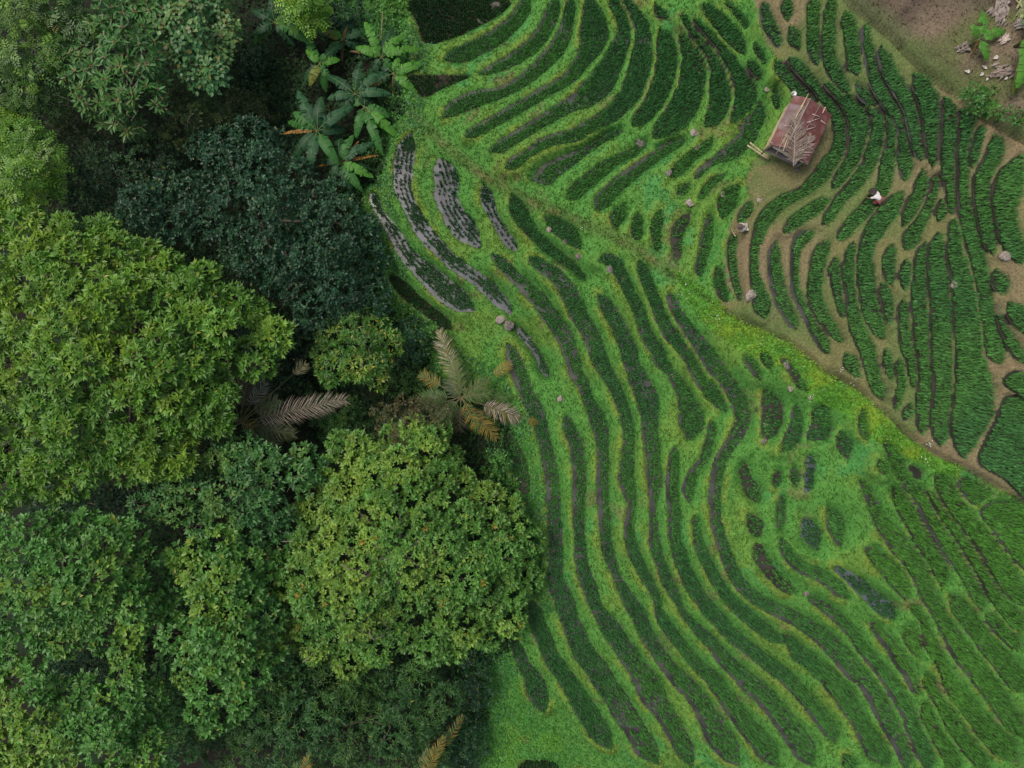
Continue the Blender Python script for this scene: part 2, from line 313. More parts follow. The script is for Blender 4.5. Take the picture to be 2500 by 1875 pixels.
# ------------------------------------------------------------------ rice paddies: surveyed centrelines (x,y,width)
# groups: F fan above the ridge path, R ridge, W flooded, S long slope, H hollow, N mown terraces, L lower right, U bare mud
PADDIES = """
U mud poly A: 700,-20 1480,-20 1440,100 1290,190 1100,285 860,355 775,330 745,200
F wet1 A: 960,480,70 1100,440,120 1300,350,125 1500,220,115 1600,90,105 1660,-30,110
F wet1 A: 1250,600,30 1400,545,70 1600,440,105 1750,310,110 1840,150,105 1890,-30,90
F wet1 A: 950,960,60 1050,880,110 1250,800,115 1450,750,80 1640,640,90 1800,500,110 1930,330,120 1990,150,85 2010,-30,60
U mud poly A: 640,640 700,610 900,612 1180,618 1050,680 920,740 800,800 740,760
F wet1 A: 1140,1120,70 1250,1060,75 1400,980,80 1600,870,80 1800,750,80 2000,630,90 2120,480,120 B: 150,370,170 180,250,210 160,130,170 130,0,110 120,-40,100
F wet1 A: 1340,1240,70 1450,1190,90 1600,1100,80 1750,1010,85 1900,920,95 2050,830,115 B: 100,790,165 230,680,185 330,490,150 420,300,110 400,130,80 300,-30,90
F wet1 A: 1470,1380,70 1560,1330,90 1650,1270,65 1760,1190,75 1900,1140,80 2050,1110,95 B: 100,1050,95 250,980,110 380,880,125 480,750,145 545,560,160 575,350,140 550,170,95 440,0,55 425,-40,50
F wet2 A: 1690,1480,80 1780,1450,140 1900,1370,125 2050,1290,80 2150,1230,50 B: 250,1140,50 400,1070,55
F wet0 B: 720,230,80 760,340,140 785,480,165 735,700,155 645,870,135 530,990,95 490,1030,55
F wet0 B: 680,20,50 710,100,75 775,150,45
F wet0 B: 880,280,40 950,380,115 990,500,175 990,650,205 950,800,195 850,950,195 740,1060,165 660,1130,90
F wet0 S: 700,260,60 560,380,95 350,470,100 160,590,150 40,680,165 D: 1900,210,110 1810,280,80
F wet0 B: 900,110,30 1000,270,60 1100,390,95 1190,540,125 1220,700,165 1210,850,150 1150,980,110 1090,1030,60
F wet1 S: 1240,220,60 1050,310,130 850,430,120 650,580,145 450,720,165 280,880,180 120,1030,195 40,1180,190
F wet0 B: 1000,150,40 1130,300,70 1260,450,105 1340,600,125 1430,740,165 1420,860,165 1340,970,80 1305,1000,45
F wet0 S: 1600,220,80 1460,350,115 1300,470,125 1160,610,145 1050,720,100
F wet0 B: 1080,20,50 1150,110,90 1260,220,115 1370,360,105 1425,440,55
R wet0 B: 1450,500,65 1510,570,85 1555,635,55
F wet2 B: 1540,830,60 1530,930,145 1450,1040,145 S: 2130,130,195 2000,270,200 1830,400,185 1680,480,100 1560,540,75 1460,640,90 1370,740,55
R wet0 B: 1500,350,30 1540,430,45 1595,515,28
R wet0 B: 1660,740,45 1685,820,60 1695,900,55
R wet0 B: 1270,20,30 1370,110,40 1440,230,28
R wet0 S: 1290,810,80 1200,900,150 1130,960,80
R wet0 S: 1760,690,70 1600,790,105 1500,910,75 1430,1030,40
R wet0 S: 1960,820,150 1830,1000,250 1770,1150,215 1740,1280,100
R wet0 S: 430,1080,90 340,1220,190 290,1340,210 310,1430,110
R wet0 S: 590,1200,60 590,1350,135 580,1480,165 610,1580,85
R wet0 S: 900,1170,110 860,1300,130 840,1450,130 850,1600,105 E: 690,600,60 700,720,55
R mud1 S: 1320,1200,80 1200,1350,170 1120,1500,150 1130,1620,130 E: 860,680,85 870,800,75
R wet1 S: 1570,1220,40 1570,1370,110 1530,1500,135 1510,1620,130 E: 1090,700,78 1050,850,78 1050,930,55
R wet0 E: 1190,850,60 1210,950,78 1240,1080,70 1280,1140,40
N wet0 S: 2130,1060,105 2060,1180,125 1990,1300,95 1965,1335,60
N wet0 S: 1900,1480,100 1880,1600,100 E: 1310,720,60 1320,850,58 1350,1000,48 1390,1140,30
N wet0 C: 260,480,70 370,580,85 470,700,80 580,810,88 660,930,98 690,1080,98 670,1230,105 590,1370,125 480,1490,105 390,1570,78 E: 1750,300,85 1640,380,105 1560,500,88 1500,700,60 1500,900,60 1530,1050,88 1570,1180,125 1590,1270,95
N wet0 E: 2130,290,78 2000,360,88 1850,460,88 1750,560,48
N wet1 E: 1680,640,78 1660,800,88 1690,980,95 1730,1130,95 1800,1270,85 1850,1360,55
N wet1 E: 2000,550,60 1880,620,88 1840,750,58 1830,900,48 1840,1050,48 1900,1180,58 1980,1330,68 2060,1450,95 2110,1570,75
N wet0 E: 2110,640,88 2040,750,98 2010,900,98 2000,1100,98 2060,1240,88 2140,1370,88 F: 670,1260,60 715,1300,40
N wet2 C: 150,490,65 220,590,88 320,700,98 420,780,88 490,850,45
N wet2 C: 55,10,60 90,180,95 150,300,78 190,390,55
N wet0 C: 240,-30,70 250,80,78 255,160,55
N wet0 C: 270,210,85 310,310,105 350,410,55
N wet0 C: 560,680,60 680,800,98 800,900,145 840,1020,165 820,1180,145 790,1320,108 700,1440,105 630,1560,58
N wet0 C: 470,-30,88 465,150,88 460,300,88 470,430,78 500,530,40
N wet0 C: 620,-30,68 600,150,78 590,300,88 590,450,98 640,580,105 700,690,78 770,790,48
N wet0 C: 900,880,30 980,920,85 1010,1040,98 980,1180,108 930,1320,115 860,1450,105 760,1560,88 680,1640,78 F: 590,260,85 545,330,55
N wet0 C: 730,90,78 770,250,98 790,400,105 800,530,88 830,610,40
N wet2 C: 820,680,68 880,770,85 950,840,68 1000,880,38
N wet0 C: 1070,960,40 1110,1050,75 1110,1180,78 1090,1300,88 1060,1450,98 F: 1040,30,88 940,160,98 830,270,88 740,370,88 670,450,55
N wet1 C: 890,200,48 900,320,68 940,480,78 980,650,85 1060,800,98 1150,930,88 1190,1080,68 1210,1230,88 1230,1380,98 1220,1490,75
N wet0 C: 1195,1580,95 F: 1190,80,98 1110,180,135 1000,330,128 930,450,108 890,600,108 890,750,138 910,900,138 950,1050,138 1000,1180,118 1050,1280,75
N wet1 C: 1030,370,58 1060,500,88 1110,620,88 1190,740,98 1260,870,98 1300,1000,98 1330,1150,98 1350,1260,88 1360,1320,55
N wet0 C: 1370,1400,105 1370,1520,115 1340,1620,98 F: 1310,130,125 1260,260,105 1210,340,75
N wet0 C: 1300,600,78 1370,720,135 1430,850,165 1440,1000,145 1430,1150,108 1450,1280,78 1460,1370,48
N wet0 C: 1485,1430,58 F: 1465,20,58 1420,170,78 1350,300,88 1280,430,115 1230,540,85
N wet0 C: 1550,800,58 1600,920,115 1600,1080,108 1590,1250,108 1590,1400,98 F: 1600,0,78 1610,130,68 1610,240,48
N wet0 C: 1680,900,68 1740,970,125 1720,1100,108 1700,1250,78 R: 287,120,42 285,230,44 310,370,58 350,520,58 380,660,52 400,800,58 430,920,76 448,990,72
N wet0 C: 1860,1030,58 1830,1150,75 1800,1280,65 1780,1360,38
N wet0 C: 1960,1120,75 1990,1200,130 1930,1350,115 R: 372,150,64 370,250,62 390,370,62 410,470,50 418,495,36
N wet0 R: 545,50,110 490,180,108 475,320,88 500,430,78 550,540,78
N wet0 R: 430,570,52 458,640,66 472,678,46
N wet0 R: 440,770,20 470,850,42 520,930,46 570,990,42
N wet0 R: 492,715,60 540,790,66 590,860,60
N wet0 F: 1530,120,40 1520,230,85 1510,305,70
N wet0 R: 175,400,46 160,500,58 175,620,76 185,750,76 190,900,76 190,1050,72 185,1200,72 180,1320,66 180,1360,38
N wet0 R: 240,340,38 245,480,52 265,580,76 295,700,90 305,850,105 315,980,110 330,1080,150 330,1180,160 300,1280,135 282,1380,95 292,1415,55
N wet0 R: 110,450,34 85,550,48 85,700,56 95,850,56 105,1000,52 105,1150,52 100,1270,42 100,1305,28
N wet0 F: 1230,625,85 1230,750,88 1215,865,75
N wet0 F: 1210,955,75 1210,1080,78 1215,1200,68 1240,1330,88 1280,1450,78 1290,1600,68 H: 1810,200,68 1815,330,48
N wet0 H: 1785,455,40 1750,540,85 1735,600,75
N wet0 F: 1120,500,75 1090,620,78 1090,730,85 1110,825,55
N wet0 F: 1030,815,55 1060,920,95 1090,1050,78 1090,1145,45
N wet0 F: 800,480,38 760,600,68 760,750,88 780,900,78 800,1050,88 820,1180,105 870,1280,115 920,1400,108 950,1530,98 H: 1490,280,92 1530,370,85 1550,430,55
N wet0 F: 650,600,58 640,700,78 660,850,68 690,1000,48 710,1095,36
N wet0 F: 730,1400,95 780,1480,120 840,1590,65
N wet0 H: 1570,10,58 1600,150,68 1640,275,48
N wet0 H: 1680,90,58 1690,180,78 1710,300,58 1670,420,38 1650,500,34
N wet0 poly R: 480,1140 600,1190 600,1590 460,1505 355,1438 385,1340 440,1235
N wet0 poly R: 462,1075 520,1022 600,1062 600,1165 500,1108
U mud D: 350,920,80 480,1060,105 620,1180,98 740,1270,98 850,1370,78
W wet4 D: 190,230,85 260,400,60 380,570,98 470,730,108 570,830,135 700,950,170 850,1080,180 990,1180,160 1050,1210,80
W wet4 A: 690,1090,110 640,1250,160 620,1420,145 620,1560,130 D: 500,330,108 560,450,125 660,600,115 740,680,125 820,770,98 930,860,105 1080,960,105 1200,1070,115 1310,1180,85 1340,1250,48
W wet4 A: 920,1300,95 960,1420,170 1000,1550,190 D: 800,230,175 850,370,165 930,500,185 1020,600,155 1090,690,95
S wet2 D: 1190,740,68 1300,850,88 1400,950,88 1520,1060,105 1620,1180,125 1720,1320,125 1800,1450,125 G: 1000,230,108 1040,370,105 1100,480,88 1140,600,78 1200,720,115 1250,850,115 1260,1000,88 1270,1150,88 1260,1300,88 1260,1450,78 I: 1110,60,88 1110,200,78 1140,350,85 1180,450,65 I: 1215,560,60 1320,750,98 1400,880,105 1450,1000,105 1530,1130,98 1620,1270,105 1720,1380,125 N: 0,700,215 150,950,260 300,1200,310 440,1420,320 580,1640,330
W wet3 D: 1120,170,105 1150,290,98 1200,420,78 1280,560,78 1360,670,95 1400,720,55
S wet1 D: 1500,770,58 1620,850,98 1750,960,115 1830,1080,125 1900,1230,135 1990,1380,125 G: 1190,130,125 1230,260,115 1310,400,95 1390,560,85 1450,720,85 1480,880,85 1470,1050,85 1450,1220,105 1480,1380,95 1510,1450,48 I: 1320,30,58 1310,150,68 1330,280,85 1390,430,78 1460,560,78 1530,690,55 I: 1550,770,45 I: 1560,850,68 1640,970,78 1720,1080,78 N: 60,320,145 200,430,175 330,600,195 450,780,195 570,930,210 700,1100,225 850,1280,240 980,1450,255 1120,1640,265
R wet0 D: 1350,250,95 1390,350,145 1450,470,115 1530,570,85 1650,690,75 1780,790,65 1870,860,55 1970,960,38
R wet0 D: 1620,430,95 1720,500,115 1850,600,135 1920,700,85
W wet3 D: 1390,1340,55 1450,1420,68 1530,1520,60 1590,1620,58 G: 750,300,65 820,420,55
S wet2 G: 470,130,78 520,250,98 570,400,115 630,550,105 700,680,115 740,800,105 780,950,88 810,1100,95 840,1250,98 850,1400,105 I: 690,50,98 700,200,105 700,400,105 700,560,115 760,720,135 820,900,145 O: 700,120,250 900,380,260 1060,620,270 1200,850,270 1330,1060,270 1440,1250,260 1560,1420,270 1690,1620,280
S mud1 G: 470,870,58 510,1000,115 560,1150,135 600,1300,105 640,1400,65
S wet2 G: 950,720,40 980,830,88 1040,950,98 1060,1100,98 1070,1250,98 1060,1400,98 I: 890,30,88 900,200,78 910,380,88 950,550,105 1000,680,105 I: 1040,800,80 1150,950,145 1230,1080,138 1330,1230,145 O: 1480,400,270 1620,650,315 1740,850,245 1850,1030,225 1950,1200,235 2050,1400,235 2160,1640,235
S wet2 E: 210,1080,50 270,1160,98 350,1290,115 410,1420,125 460,1530,115 G: 1480,210,115 1500,300,118 1560,430,145 1620,560,165 1650,700,145 1650,850,115 1670,1000,115 1680,1150,115 1690,1300,105 1680,1420,58 I: 1510,120,58 1520,260,78 1570,420,78 1630,580,85 1710,730,65 I: 1740,790,40 I: 1760,850,48 1850,940,58 1950,1050,88 N: 300,90,155 430,230,175 560,370,195 720,520,220 900,680,245 1050,850,255 1180,1030,255 1320,1220,270 1450,1400,280 1590,1640,290
S wet1 E: 210,800,60 280,780,95 360,850,98 420,950,88 460,1050,78 530,1180,88 570,1300,88 620,1430,98 700,1550,98 G: 1740,270,105 1820,370,58 G: 1880,450,85 1960,600,130 2000,750,195 1990,870,190 1960,930,110
S wet1 E: 540,800,58 590,900,88 620,1000,78 680,1130,78 720,1250,88 790,1380,98 870,1490,98 G: 1860,100,88 1960,230,78 2030,360,85 2100,480,88 H: 100,310,130 180,420,115 250,520,70
S wet1 H: 120,600,48 130,700,58 100,820,68 70,920,58 G: 2010,1200,68 1970,1330,78 1980,1450,55
S wet1 G: 1860,980,78 1850,1100,88 1840,1250,95 1840,1400,88 I: 1690,50,88 1680,180,88 1720,330,98 1770,480,98 1840,620,105 1920,740,105 2020,860,105 2120,980,105 J: 150,760,85 N: 780,100,155 950,240,175 1130,370,175 1290,510,178 1430,660,185 1560,810,195 1700,980,205 1800,1130,220 1890,1260,195 1880,1340,90
S wet0 N: 2000,1490,115 2080,1600,210 2140,1720,225
S wet2 E: 790,1060,58 830,1160,78 890,1280,78 980,1400,88 1070,1520,115 H: 134,116,120 200,220,125 300,360,125 370,480,115 390,600,105 330,740,98 250,850,85 190,980,88 165,1120,88 155,1260,88 160,1400,78 190,1520,78 J: 69,150,75 130,300,78 220,420,78 330,500,78 450,560,78 570,620,85 680,690,95 780,770,110 880,870,115 960,970,125 M: 60,480,195 190,650,215 290,820,215 360,970,215 430,1120,205 510,1270,175 590,1420,165 630,1560,148 645,1700,130
S wet1 I: 1850,30,48 1870,150,58 1900,300,78 1960,430,78 2030,570,78 2120,700,78 J: 150,530,78 270,640,85 380,720,85 440,760,55 J: 510,760,58 600,880,105 N: 1450,160,165 1620,290,195 1780,430,220 1950,620,240 2080,820,240 M: 20,1080,195 120,1250,245 240,1420,285 400,1640,310
S wet1 I: 500,740,58 530,850,108 570,980,115 630,1100,115 O: 230,130,195 400,380,205 560,620,220 700,850,240 830,1060,240 950,1240,240 1070,1420,170
S wet2 I: 350,1040,40 390,1150,78 440,1280,88 O: 0,420,210 60,600,245 120,780,220 160,930,120
H mud1 J: 290,60,78 310,170,85 390,290,85 490,390,68 560,430,48
H wet1 J: 460,40,58 500,150,68 590,240,78 700,290,78 810,360,85 890,430,85 930,470,55
H blue H: 890,1400,78 940,1500,140 990,1620,160 J: 715,125,90
H blue J: 830,250,40 930,310,68 1030,390,105 L: 130,830,180 280,960,230 400,1080,230 470,1170,130
S wet1 J: 650,460,48 740,510,58 840,590,68 910,660,68 980,740,68 1030,830,68 M: 60,80,125 200,240,145 330,400,155 430,560,175 530,700,175 620,850,175 690,1000,165 740,1150,165 800,1280,185 860,1430,195 920,1570,185 950,1700,185
L wet2 L: 160,1200,68 220,1300,115 320,1430,145 440,1560,145 M: 430,60,145 540,200,165 640,350,148 700,480,148 770,620,145 805,680,75
L wet1 poly L: 70,220 210,210 350,330 520,440 640,620 690,800 650,940 560,870 430,730 300,560 170,400
L wet0 L: 700,1000,90 780,1080,80 870,1200,60 900,1330,98 940,1460,145 M: 1000,60,175 1090,220,138 1150,370,128 1220,520,155 1310,650,210 1440,800,230 1550,950,240 1660,1080,270 1800,1230,315 1950,1380,335 2120,1560,335
L wet0 L: 680,1250,105 680,1360,180 740,1490,210 M: 760,60,190 840,170,110
L wet0 M: 910,400,145 950,520,155 1010,650,148 1060,760,128 1150,880,155 1230,1020,195 1320,1150,195 1400,1280,195 1490,1410,210 1600,1530,220 1720,1680,215
L wet0 M: 880,780,78 900,900,145 960,1040,145 1020,1170,145 1090,1300,185 1170,1420,220 1250,1540,220 1340,1690,220
H wet1 H: 400,60,58 480,160,68 540,260,55
H mud1 H: 560,330,58 620,440,140 640,560,160 610,680,140 570,770,75
H wet0 H: 540,40,55 590,100,75 620,170,45
H mud1 H: 700,80,48 780,160,55 860,280,70 920,350,55
H wet1 H: 830,460,68 840,560,85 830,680,105 770,790,120 710,860,75
H wet1 poly H: 960,520 1080,470 1120,600 1090,750 930,765 920,720 970,620
H wet1 H: 1200,680,65 1230,800,140 1270,920,120
L wet1 H: 1380,500,58 K: 60,0,125 110,130,78
L wet1 K: 350,150,88 420,250,125 500,430,155 560,560,165 680,720,165 800,850,165 880,1000,155 940,1150,165 1020,1300,175 1120,1450,185 1210,1590,195 L: 1380,450,190 1500,650,195 1600,850,190 1660,980,125 1650,1060,58
L wet0 K: 280,400,88 310,500,145 370,610,85
L wet1 K: 20,670,48 110,840,105 190,1000,155 260,1150,165 330,1300,215 440,1430,235 550,1570,245 L: 700,370,250 810,520,245 860,680,215 920,830,205 1030,1000,195 1110,1150,195 1180,1300,215 1270,1430,225 M: 1330,40,255 1480,220,260 1620,400,262 1750,570,262 1860,730,262 1970,900,252 2080,1060,242 2220,1250,235
L wet0 K: 470,740,105 530,900,165 620,1080,195 720,1250,205 820,1420,215 900,1580,215 L: 1020,380,175 1100,540,190 1140,660,180 1115,735,78
L wet1 L: 1230,850,190 1330,980,240 1450,1130,245 1560,1290,235 1680,1440,245 M: 1780,60,285 1920,220,270 2060,400,262 2230,640,245
H mud1 K: 700,480,105 780,580,125 860,680,75
L wet0 K: 930,830,48 1010,960,88 1100,1090,105 1200,1220,115 1300,1360,125 1400,1500,165 L: 1410,130,158 1530,330,175 1640,520,175 1740,690,175 1840,850,165 1940,1000,175 2060,1150,185 2220,1330,185
L wet0 K: 1030,590,115 1120,720,240 1200,870,195 1290,1020,205 1390,1160,225 1500,1310,235 1620,1450,250 L: 1700,180,275 1830,370,280 1960,570,280 2080,770,270 2230,1000,255
L wet1 poly K: 1340,650 1450,640 1650,750 1790,830 1740,920 1600,1010 1540,1020 1420,880 1360,760
L wet1 poly K: 1870,960 2300,1090 2300,1900 2000,1620 1850,1400 1630,1130 1720,1020
L wet1 L: 1720,1110,78 1800,1200,155 1900,1330,175 2010,1440,195 2160,1600,195
H mud1 H: 400,950,58 410,1050,78 470,1180,115 520,1280,55
H mud1 H: 690,1010,60 680,1080,85 660,1150,55
H wet1 H: 810,980,58 820,1080,75 835,1140,50
H blue H: 950,880,68 950,1000,68 940,1120,66 920,1200,45
H wet1 H: 720,1220,58 700,1350,68 700,1500,66
H mud1 H: 430,1370,78 500,1480,125 520,1590,95
H wet1 H: 1090,1310,85 1150,1420,140 1180,1560,130 1200,1640,90
S mud poly Q: 1275,1861 1350,1859 1362,1885 1268,1885
"""
GROUPS = {
 'F': ('curved rice paddy in the fan of grassy banks beside the ridge path', 'paddies of the grassy fan'),
 'R': ('short leaf-shaped rice paddy on the weedy ridge beside the footpath', 'short paddies along the ridge'),
 'W': ('flooded paddy with rice rows standing in grey water near the forest edge', 'flooded paddies near the forest edge'),
 'S': ('long winding rice paddy on the green slope below the ridge path', 'long paddies of the green slope'),
 'H': ('small patchy paddy in the weedy hollow under the yellow-green ditch bank', 'patchy paddies in the weedy hollow'),
 'N': ('narrow rice paddy between closely mown brown banks on the hut terraces', 'paddies between mown banks'),
 'L': ('wide slanting rice paddy on the thick-banked slope below the long ditch', 'wide slanting paddies below the ditch'),
 'U': ('bare dark mud paddy with hardly any rice near the forest edge', 'bare mud paddies near the forest edge')}

def crom(P, step):
    """Catmull-Rom through rows (x, y, w), resampled every `step` plan units"""
    P = np.asarray(P, float)
    Q = np.vstack([2 * P[0] - P[1], P, 2 * P[-1] - P[-2]])
    out = []
    for i in range(1, len(Q) - 2):
        p0, p1, p2, p3 = Q[i - 1:i + 3]
        n = max(2, int(np.hypot(*(p2 - p1)[:2]) / step))
        t = np.linspace(0, 1, n, endpoint=False)[:, None]
        out.append(0.5 * (2 * p1 + (p2 - p0) * t + (2 * p0 - 5 * p1 + 4 * p2 - p3) * t * t + (3 * p1 - p0 - 3 * p2 + p3) * t ** 3))
    out.append(P[-1:])
    R = np.vstack(out)
    for _ in range(3):
        R[1:-1] = 0.25 * R[:-2] + 0.5 * R[1:-1] + 0.25 * R[2:]
    return R
def closed_smooth(P, step=7):
    P = np.asarray(P)[:, :2]
    n = len(P); out = []
    for i in range(n):
        p0, p1, p2, p3 = P[i - 1], P[i], P[(i + 1) % n], P[(i + 2) % n]
        m = max(2, int(np.hypot(*(p2 - p1)) / step))
        t = np.linspace(0, 1, m, endpoint=False)[:, None]
        out.append(0.5 * (2 * p1 + (p2 - p0) * t + (2 * p0 - 5 * p1 + 4 * p2 - p3) * t * t + (3 * p1 - p0 - 3 * p2 + p3) * t ** 3))
    R = np.vstack(out)
    for _ in range(2):
        R = 0.25 * np.roll(R, 1, 0) + 0.5 * R + 0.25 * np.roll(R, -1, 0)
    return R
def sdf(px, py, P):
    """signed distance (negative inside) of points to closed polygon P"""
    px = np.asarray(px, np.float32); py = np.asarray(py, np.float32)
    d2 = np.full(px.shape, 1e12, np.float32); ins = np.zeros(px.shape, bool)
    ax, ay = P[:, 0], P[:, 1]; bx, by = np.roll(ax, -1), np.roll(ay, -1)
    for x0, y0, x1, y1 in zip(ax, ay, bx, by):
        ex, ey = x1 - x0, y1 - y0
        L = ex * ex + ey * ey + 1e-12
        t = np.clip(((px - x0) * ex + (py - y0) * ey) / L, 0, 1)
        dx = px - x0 - t * ex; dy = py - y0 - t * ey
        np.minimum(d2, dx * dx + dy * dy, out=d2)
        if y0 != y1:
            c = ((y0 <= py) != (y1 <= py)) & (px < ex * (py - y0) / (y1 - y0) + x0)
            ins ^= c
    d = np.sqrt(d2)
    return np.where(ins, -d, d)
def inside(px, py, P):
    ins = np.zeros(np.shape(px), bool)
    P = np.asarray(P, float)
    for (x0, y0), (x1, y1) in zip(P, np.roll(P, -1, 0)):
        if y0 != y1:
            ins ^= ((y0 <= py) != (y1 <= py)) & (px < (x1 - x0) * (py - y0) / (y1 - y0) + x0)
    return ins

# general lie of the land in plan coordinates (metres)
RX = [600, 900, 1080, 1290, 1590, 1800, 2099, 2500, 3000]
RY = [60, 250, 350, 490, 630, 780, 950, 1220, 1560]
def lie(px, py):
    px = np.asarray(px, float); py = np.asarray(py, float)
    dv = py - np.interp(px, RX, RY)
    kb = 0.55 - 0.25 * sstep(900, 1300, -dv + 1300)
    below = 0.55 * np.clip(dv, 0, 1400)
    above = 0.6 * (1 - sstep(1700, 2000, px)) * np.clip(-dv, 0, 470)
    u = px - np.where(dv > 0, below, above)
    return np.clip(13.0 * (u - 900) / 1500.0, -6.5, 14.5)

pads = []
for line in PADDIES.strip().splitlines():
    g, wet, rest = line.split(' ', 2)
    d = dict(g=g, wet=wet)
    if rest.startswith('poly '):
        P = closed_smooth(parse(rest[5:]))
        d['poly'] = P; d['center'] = None
        d['level'] = float(np.mean(lie(P[:, 0], P[:, 1])))
    else:
        C = crom(parse(rest), 6.0)
        C[:, 2] = np.maximum(C[:, 2] * {'F': 1.12, 'S': 1.08, 'L': 0.98, 'N': 1.12}.get(g, 1.05), 5)
        seg = np.r_[0, np.cumsum(np.hypot(np.diff(C[:, 0]), np.diff(C[:, 1])))]
        for s in (seg, seg[-1] - seg):
            r = C[:, 2] * 0.5 + 1e-6
            k = np.clip(s / np.maximum(r * (1.4 + 1.2 * random.random()), 6), 0.0, 1)
            C[:, 2] *= np.clip(1 - (1 - k) ** 2.2, 0.06, 1)
        T = np.gradient(C[:, :2], axis=0); T /= np.linalg.norm(T, axis=1)[:, None] + 1e-9
        Nn = np.stack([-T[:, 1], T[:, 0]], 1)
        # slightly ragged edges
        jl = 1 + 0.20 * (vnoise(C[:, 0], C[:, 1], 26, 3) - 0.5) + 0.16 * (vnoise(C[:, 0], C[:, 1], 11, 5) - 0.5); jr = 1 + 0.20 * (vnoise(C[:, 0], C[:, 1], 22, 4) - 0.5) + 0.16 * (vnoise(C[:, 0], C[:, 1], 12, 6) - 0.5)
        d['center'] = C; d['nrm'] = Nn
        d['hl'] = C[:, 2] * 0.5 * jl; d['hr'] = C[:, 2] * 0.5 * jr
        d['level'] = float(np.mean(lie(C[:, 0], C[:, 1])))
    pads.append(d)
def outline(d):
    if d['center'] is None:
        return d['poly']
    C, Nn = d['center'], d['nrm']
    L = C[:, :2] + Nn * d['hl'][:, None]; R = C[:, :2] - Nn * d['hr'][:, None]
    return np.vstack([L, R[::-1]])
# keep a bank between neighbours
for it in range(2):
    outs = [outline(d) for d in pads]
    bbs = [(o[:, 0].min(), o[:, 1].min(), o[:, 0].max(), o[:, 1].max()) for o in outs]
    for i, d in enumerate(pads):
        if d['center'] is None: continue
        C, Nn = d['center'], d['nrm']
        for side in ('hl', 'hr'):
            sg = 1 if side == 'hl' else -1
            pts = C[:, :2] + sg * Nn * d[side][:, None]
            sh = np.zeros(len(C))
            for j, o in enumerate(outs):
                if j == i: continue
                b = bbs[j]; a = bbs[i]
                if b[0] > a[2] + 12 or b[2] < a[0] - 12 or b[1] > a[3] + 12 or b[3] < a[1] - 12: continue
                near = (pts[:, 0] > b[0] - 12) & (pts[:, 0] < b[2] + 12) & (pts[:, 1] > b[1] - 12) & (pts[:, 1] < b[3] + 12)
                if not near.any(): continue
                v = sdf(pts[near, 0], pts[near, 1], o)
                mrg = 12.0 if d['g'] != 'N' else 9.0
                sh[near] = np.maximum(sh[near], np.where(v < mrg, (mrg - v) * 0.55, 0))
            sh = np.convolve(np.pad(sh, 2, mode='edge'), [0.1, 0.2, 0.4, 0.2, 0.1], 'valid')
            d[side] = np.maximum(d[side] - sh, 1.2)
outs = [outline(d)[::3] for d in pads]
pairs = []
for i in range(len(pads)):
    a = outs[i]
    for j in range(i + 1, len(pads)):
        b = outs[j]
        if a[:, 0].min() > b[:, 0].max() + 40 or b[:, 0].min() > a[:, 0].max() + 40 or a[:, 1].min() > b[:, 1].max() + 40 or b[:, 1].min() > a[:, 1].max() + 40: continue
        dm = np.sqrt(((a[:, None] - b[None]) ** 2).sum(2)).min()
        if dm < 40: pairs.append((i, j, 0.10 + 0.85 * dm / 32))
for it in range(60):
    for i, j, lim in pairs:
        e = pads[j]['level'] - pads[i]['level']
        if abs(e) > lim:
            c_ = 0.5 * (abs(e) - lim) * (1 if e > 0 else -1)
            pads[i]['level'] += c_ * 0.7; pads[j]['level'] -= c_ * 0.7
for d in pads:
    o = outline(d)
    z = d['level']
    f = (CAMZ - z - 0.2) / CAMZ / 32.0
    d['world'] = np.stack([(o[:, 0] - 1250) * f, (937.5 - o[:, 1]) * f], 1)
print('paddies', len(pads))

# ------------------------------------------------------------------ zones on the plan
FOREST = [(-400, -400), (805, -400), (820, 0), (850, 80), (985, 110), (1000, 200), (965, 330), (935, 420), (892, 480), (905, 560), (935, 640),
          (945, 720), (965, 760), (1010, 810), (1060, 880), (1170, 960), (1240, 1050), (1262, 1200), (1300, 1300), (1290, 1450),
          (1240, 1550), (1185, 1640), (1175, 1760), (1150, 1890), (1150, 2300), (-400, 2300)]
DITCH_UP = [(2030, -60), (2063, 0), (2092, 32), (2133, 59), (2178, 97), (2222, 145), (2275, 195), (2334, 236), (2390, 283), (2470, 331), (2560, 380), (2700, 440)]
DITCH_LOW = [(1630, 660), (1678, 698), (1769, 760), (1828, 793), (1920, 831), (1988, 884), (2010, 906), (2099, 953), (2158, 1009), (2202, 1054), (2276, 1110), (2350, 1139), (2444, 1195), (2560, 1255), (2700, 1330)]
MOWN = [(1822, -400), (1825, -60), (1848, 60), (1862, 105), (1900, 150), (1935, 195), (1940, 225), (1925, 270), (1895, 320), (1870, 365), (1835, 400), (1815, 440), (1826, 480), (1790, 520),
        (1772, 570), (1765, 640), (1775, 700), (1800, 745), (1745, 712)] + DITCH_LOW[2:] + DITCH_UP[::-1] + [(2030, -400)]
SCRUB = DITCH_UP + [(2900, 500), (2900, -400), (2030, -400)]
WEEDS = [(1640, 655), (1700, 690), (1780, 755), (1850, 800), (1930, 838), (2005, 900), (2095, 955), (2155, 1012), (2200, 1058), (2280, 1115), (2350, 1142), (2330, 1165),
         (2240, 1130), (2180, 1100), (2130, 1070), (2060, 1010), (1990, 980), (1960, 950), (1920, 905), (1870, 880), (1800, 850), (1730, 800), (1680, 740)]
RIDGE = [(1000, 270), (1080, 350), (1180, 430), (1290, 490), (1390, 532), (1500, 575), (1590, 632), (1640, 670)]
YARD = [(1905, 395), (1935, 370), (2030, 250), (2042, 300), (2042, 340), (2015, 420), (1970, 465), (1900, 480), (1835, 490), (1818, 460), (1850, 410)]
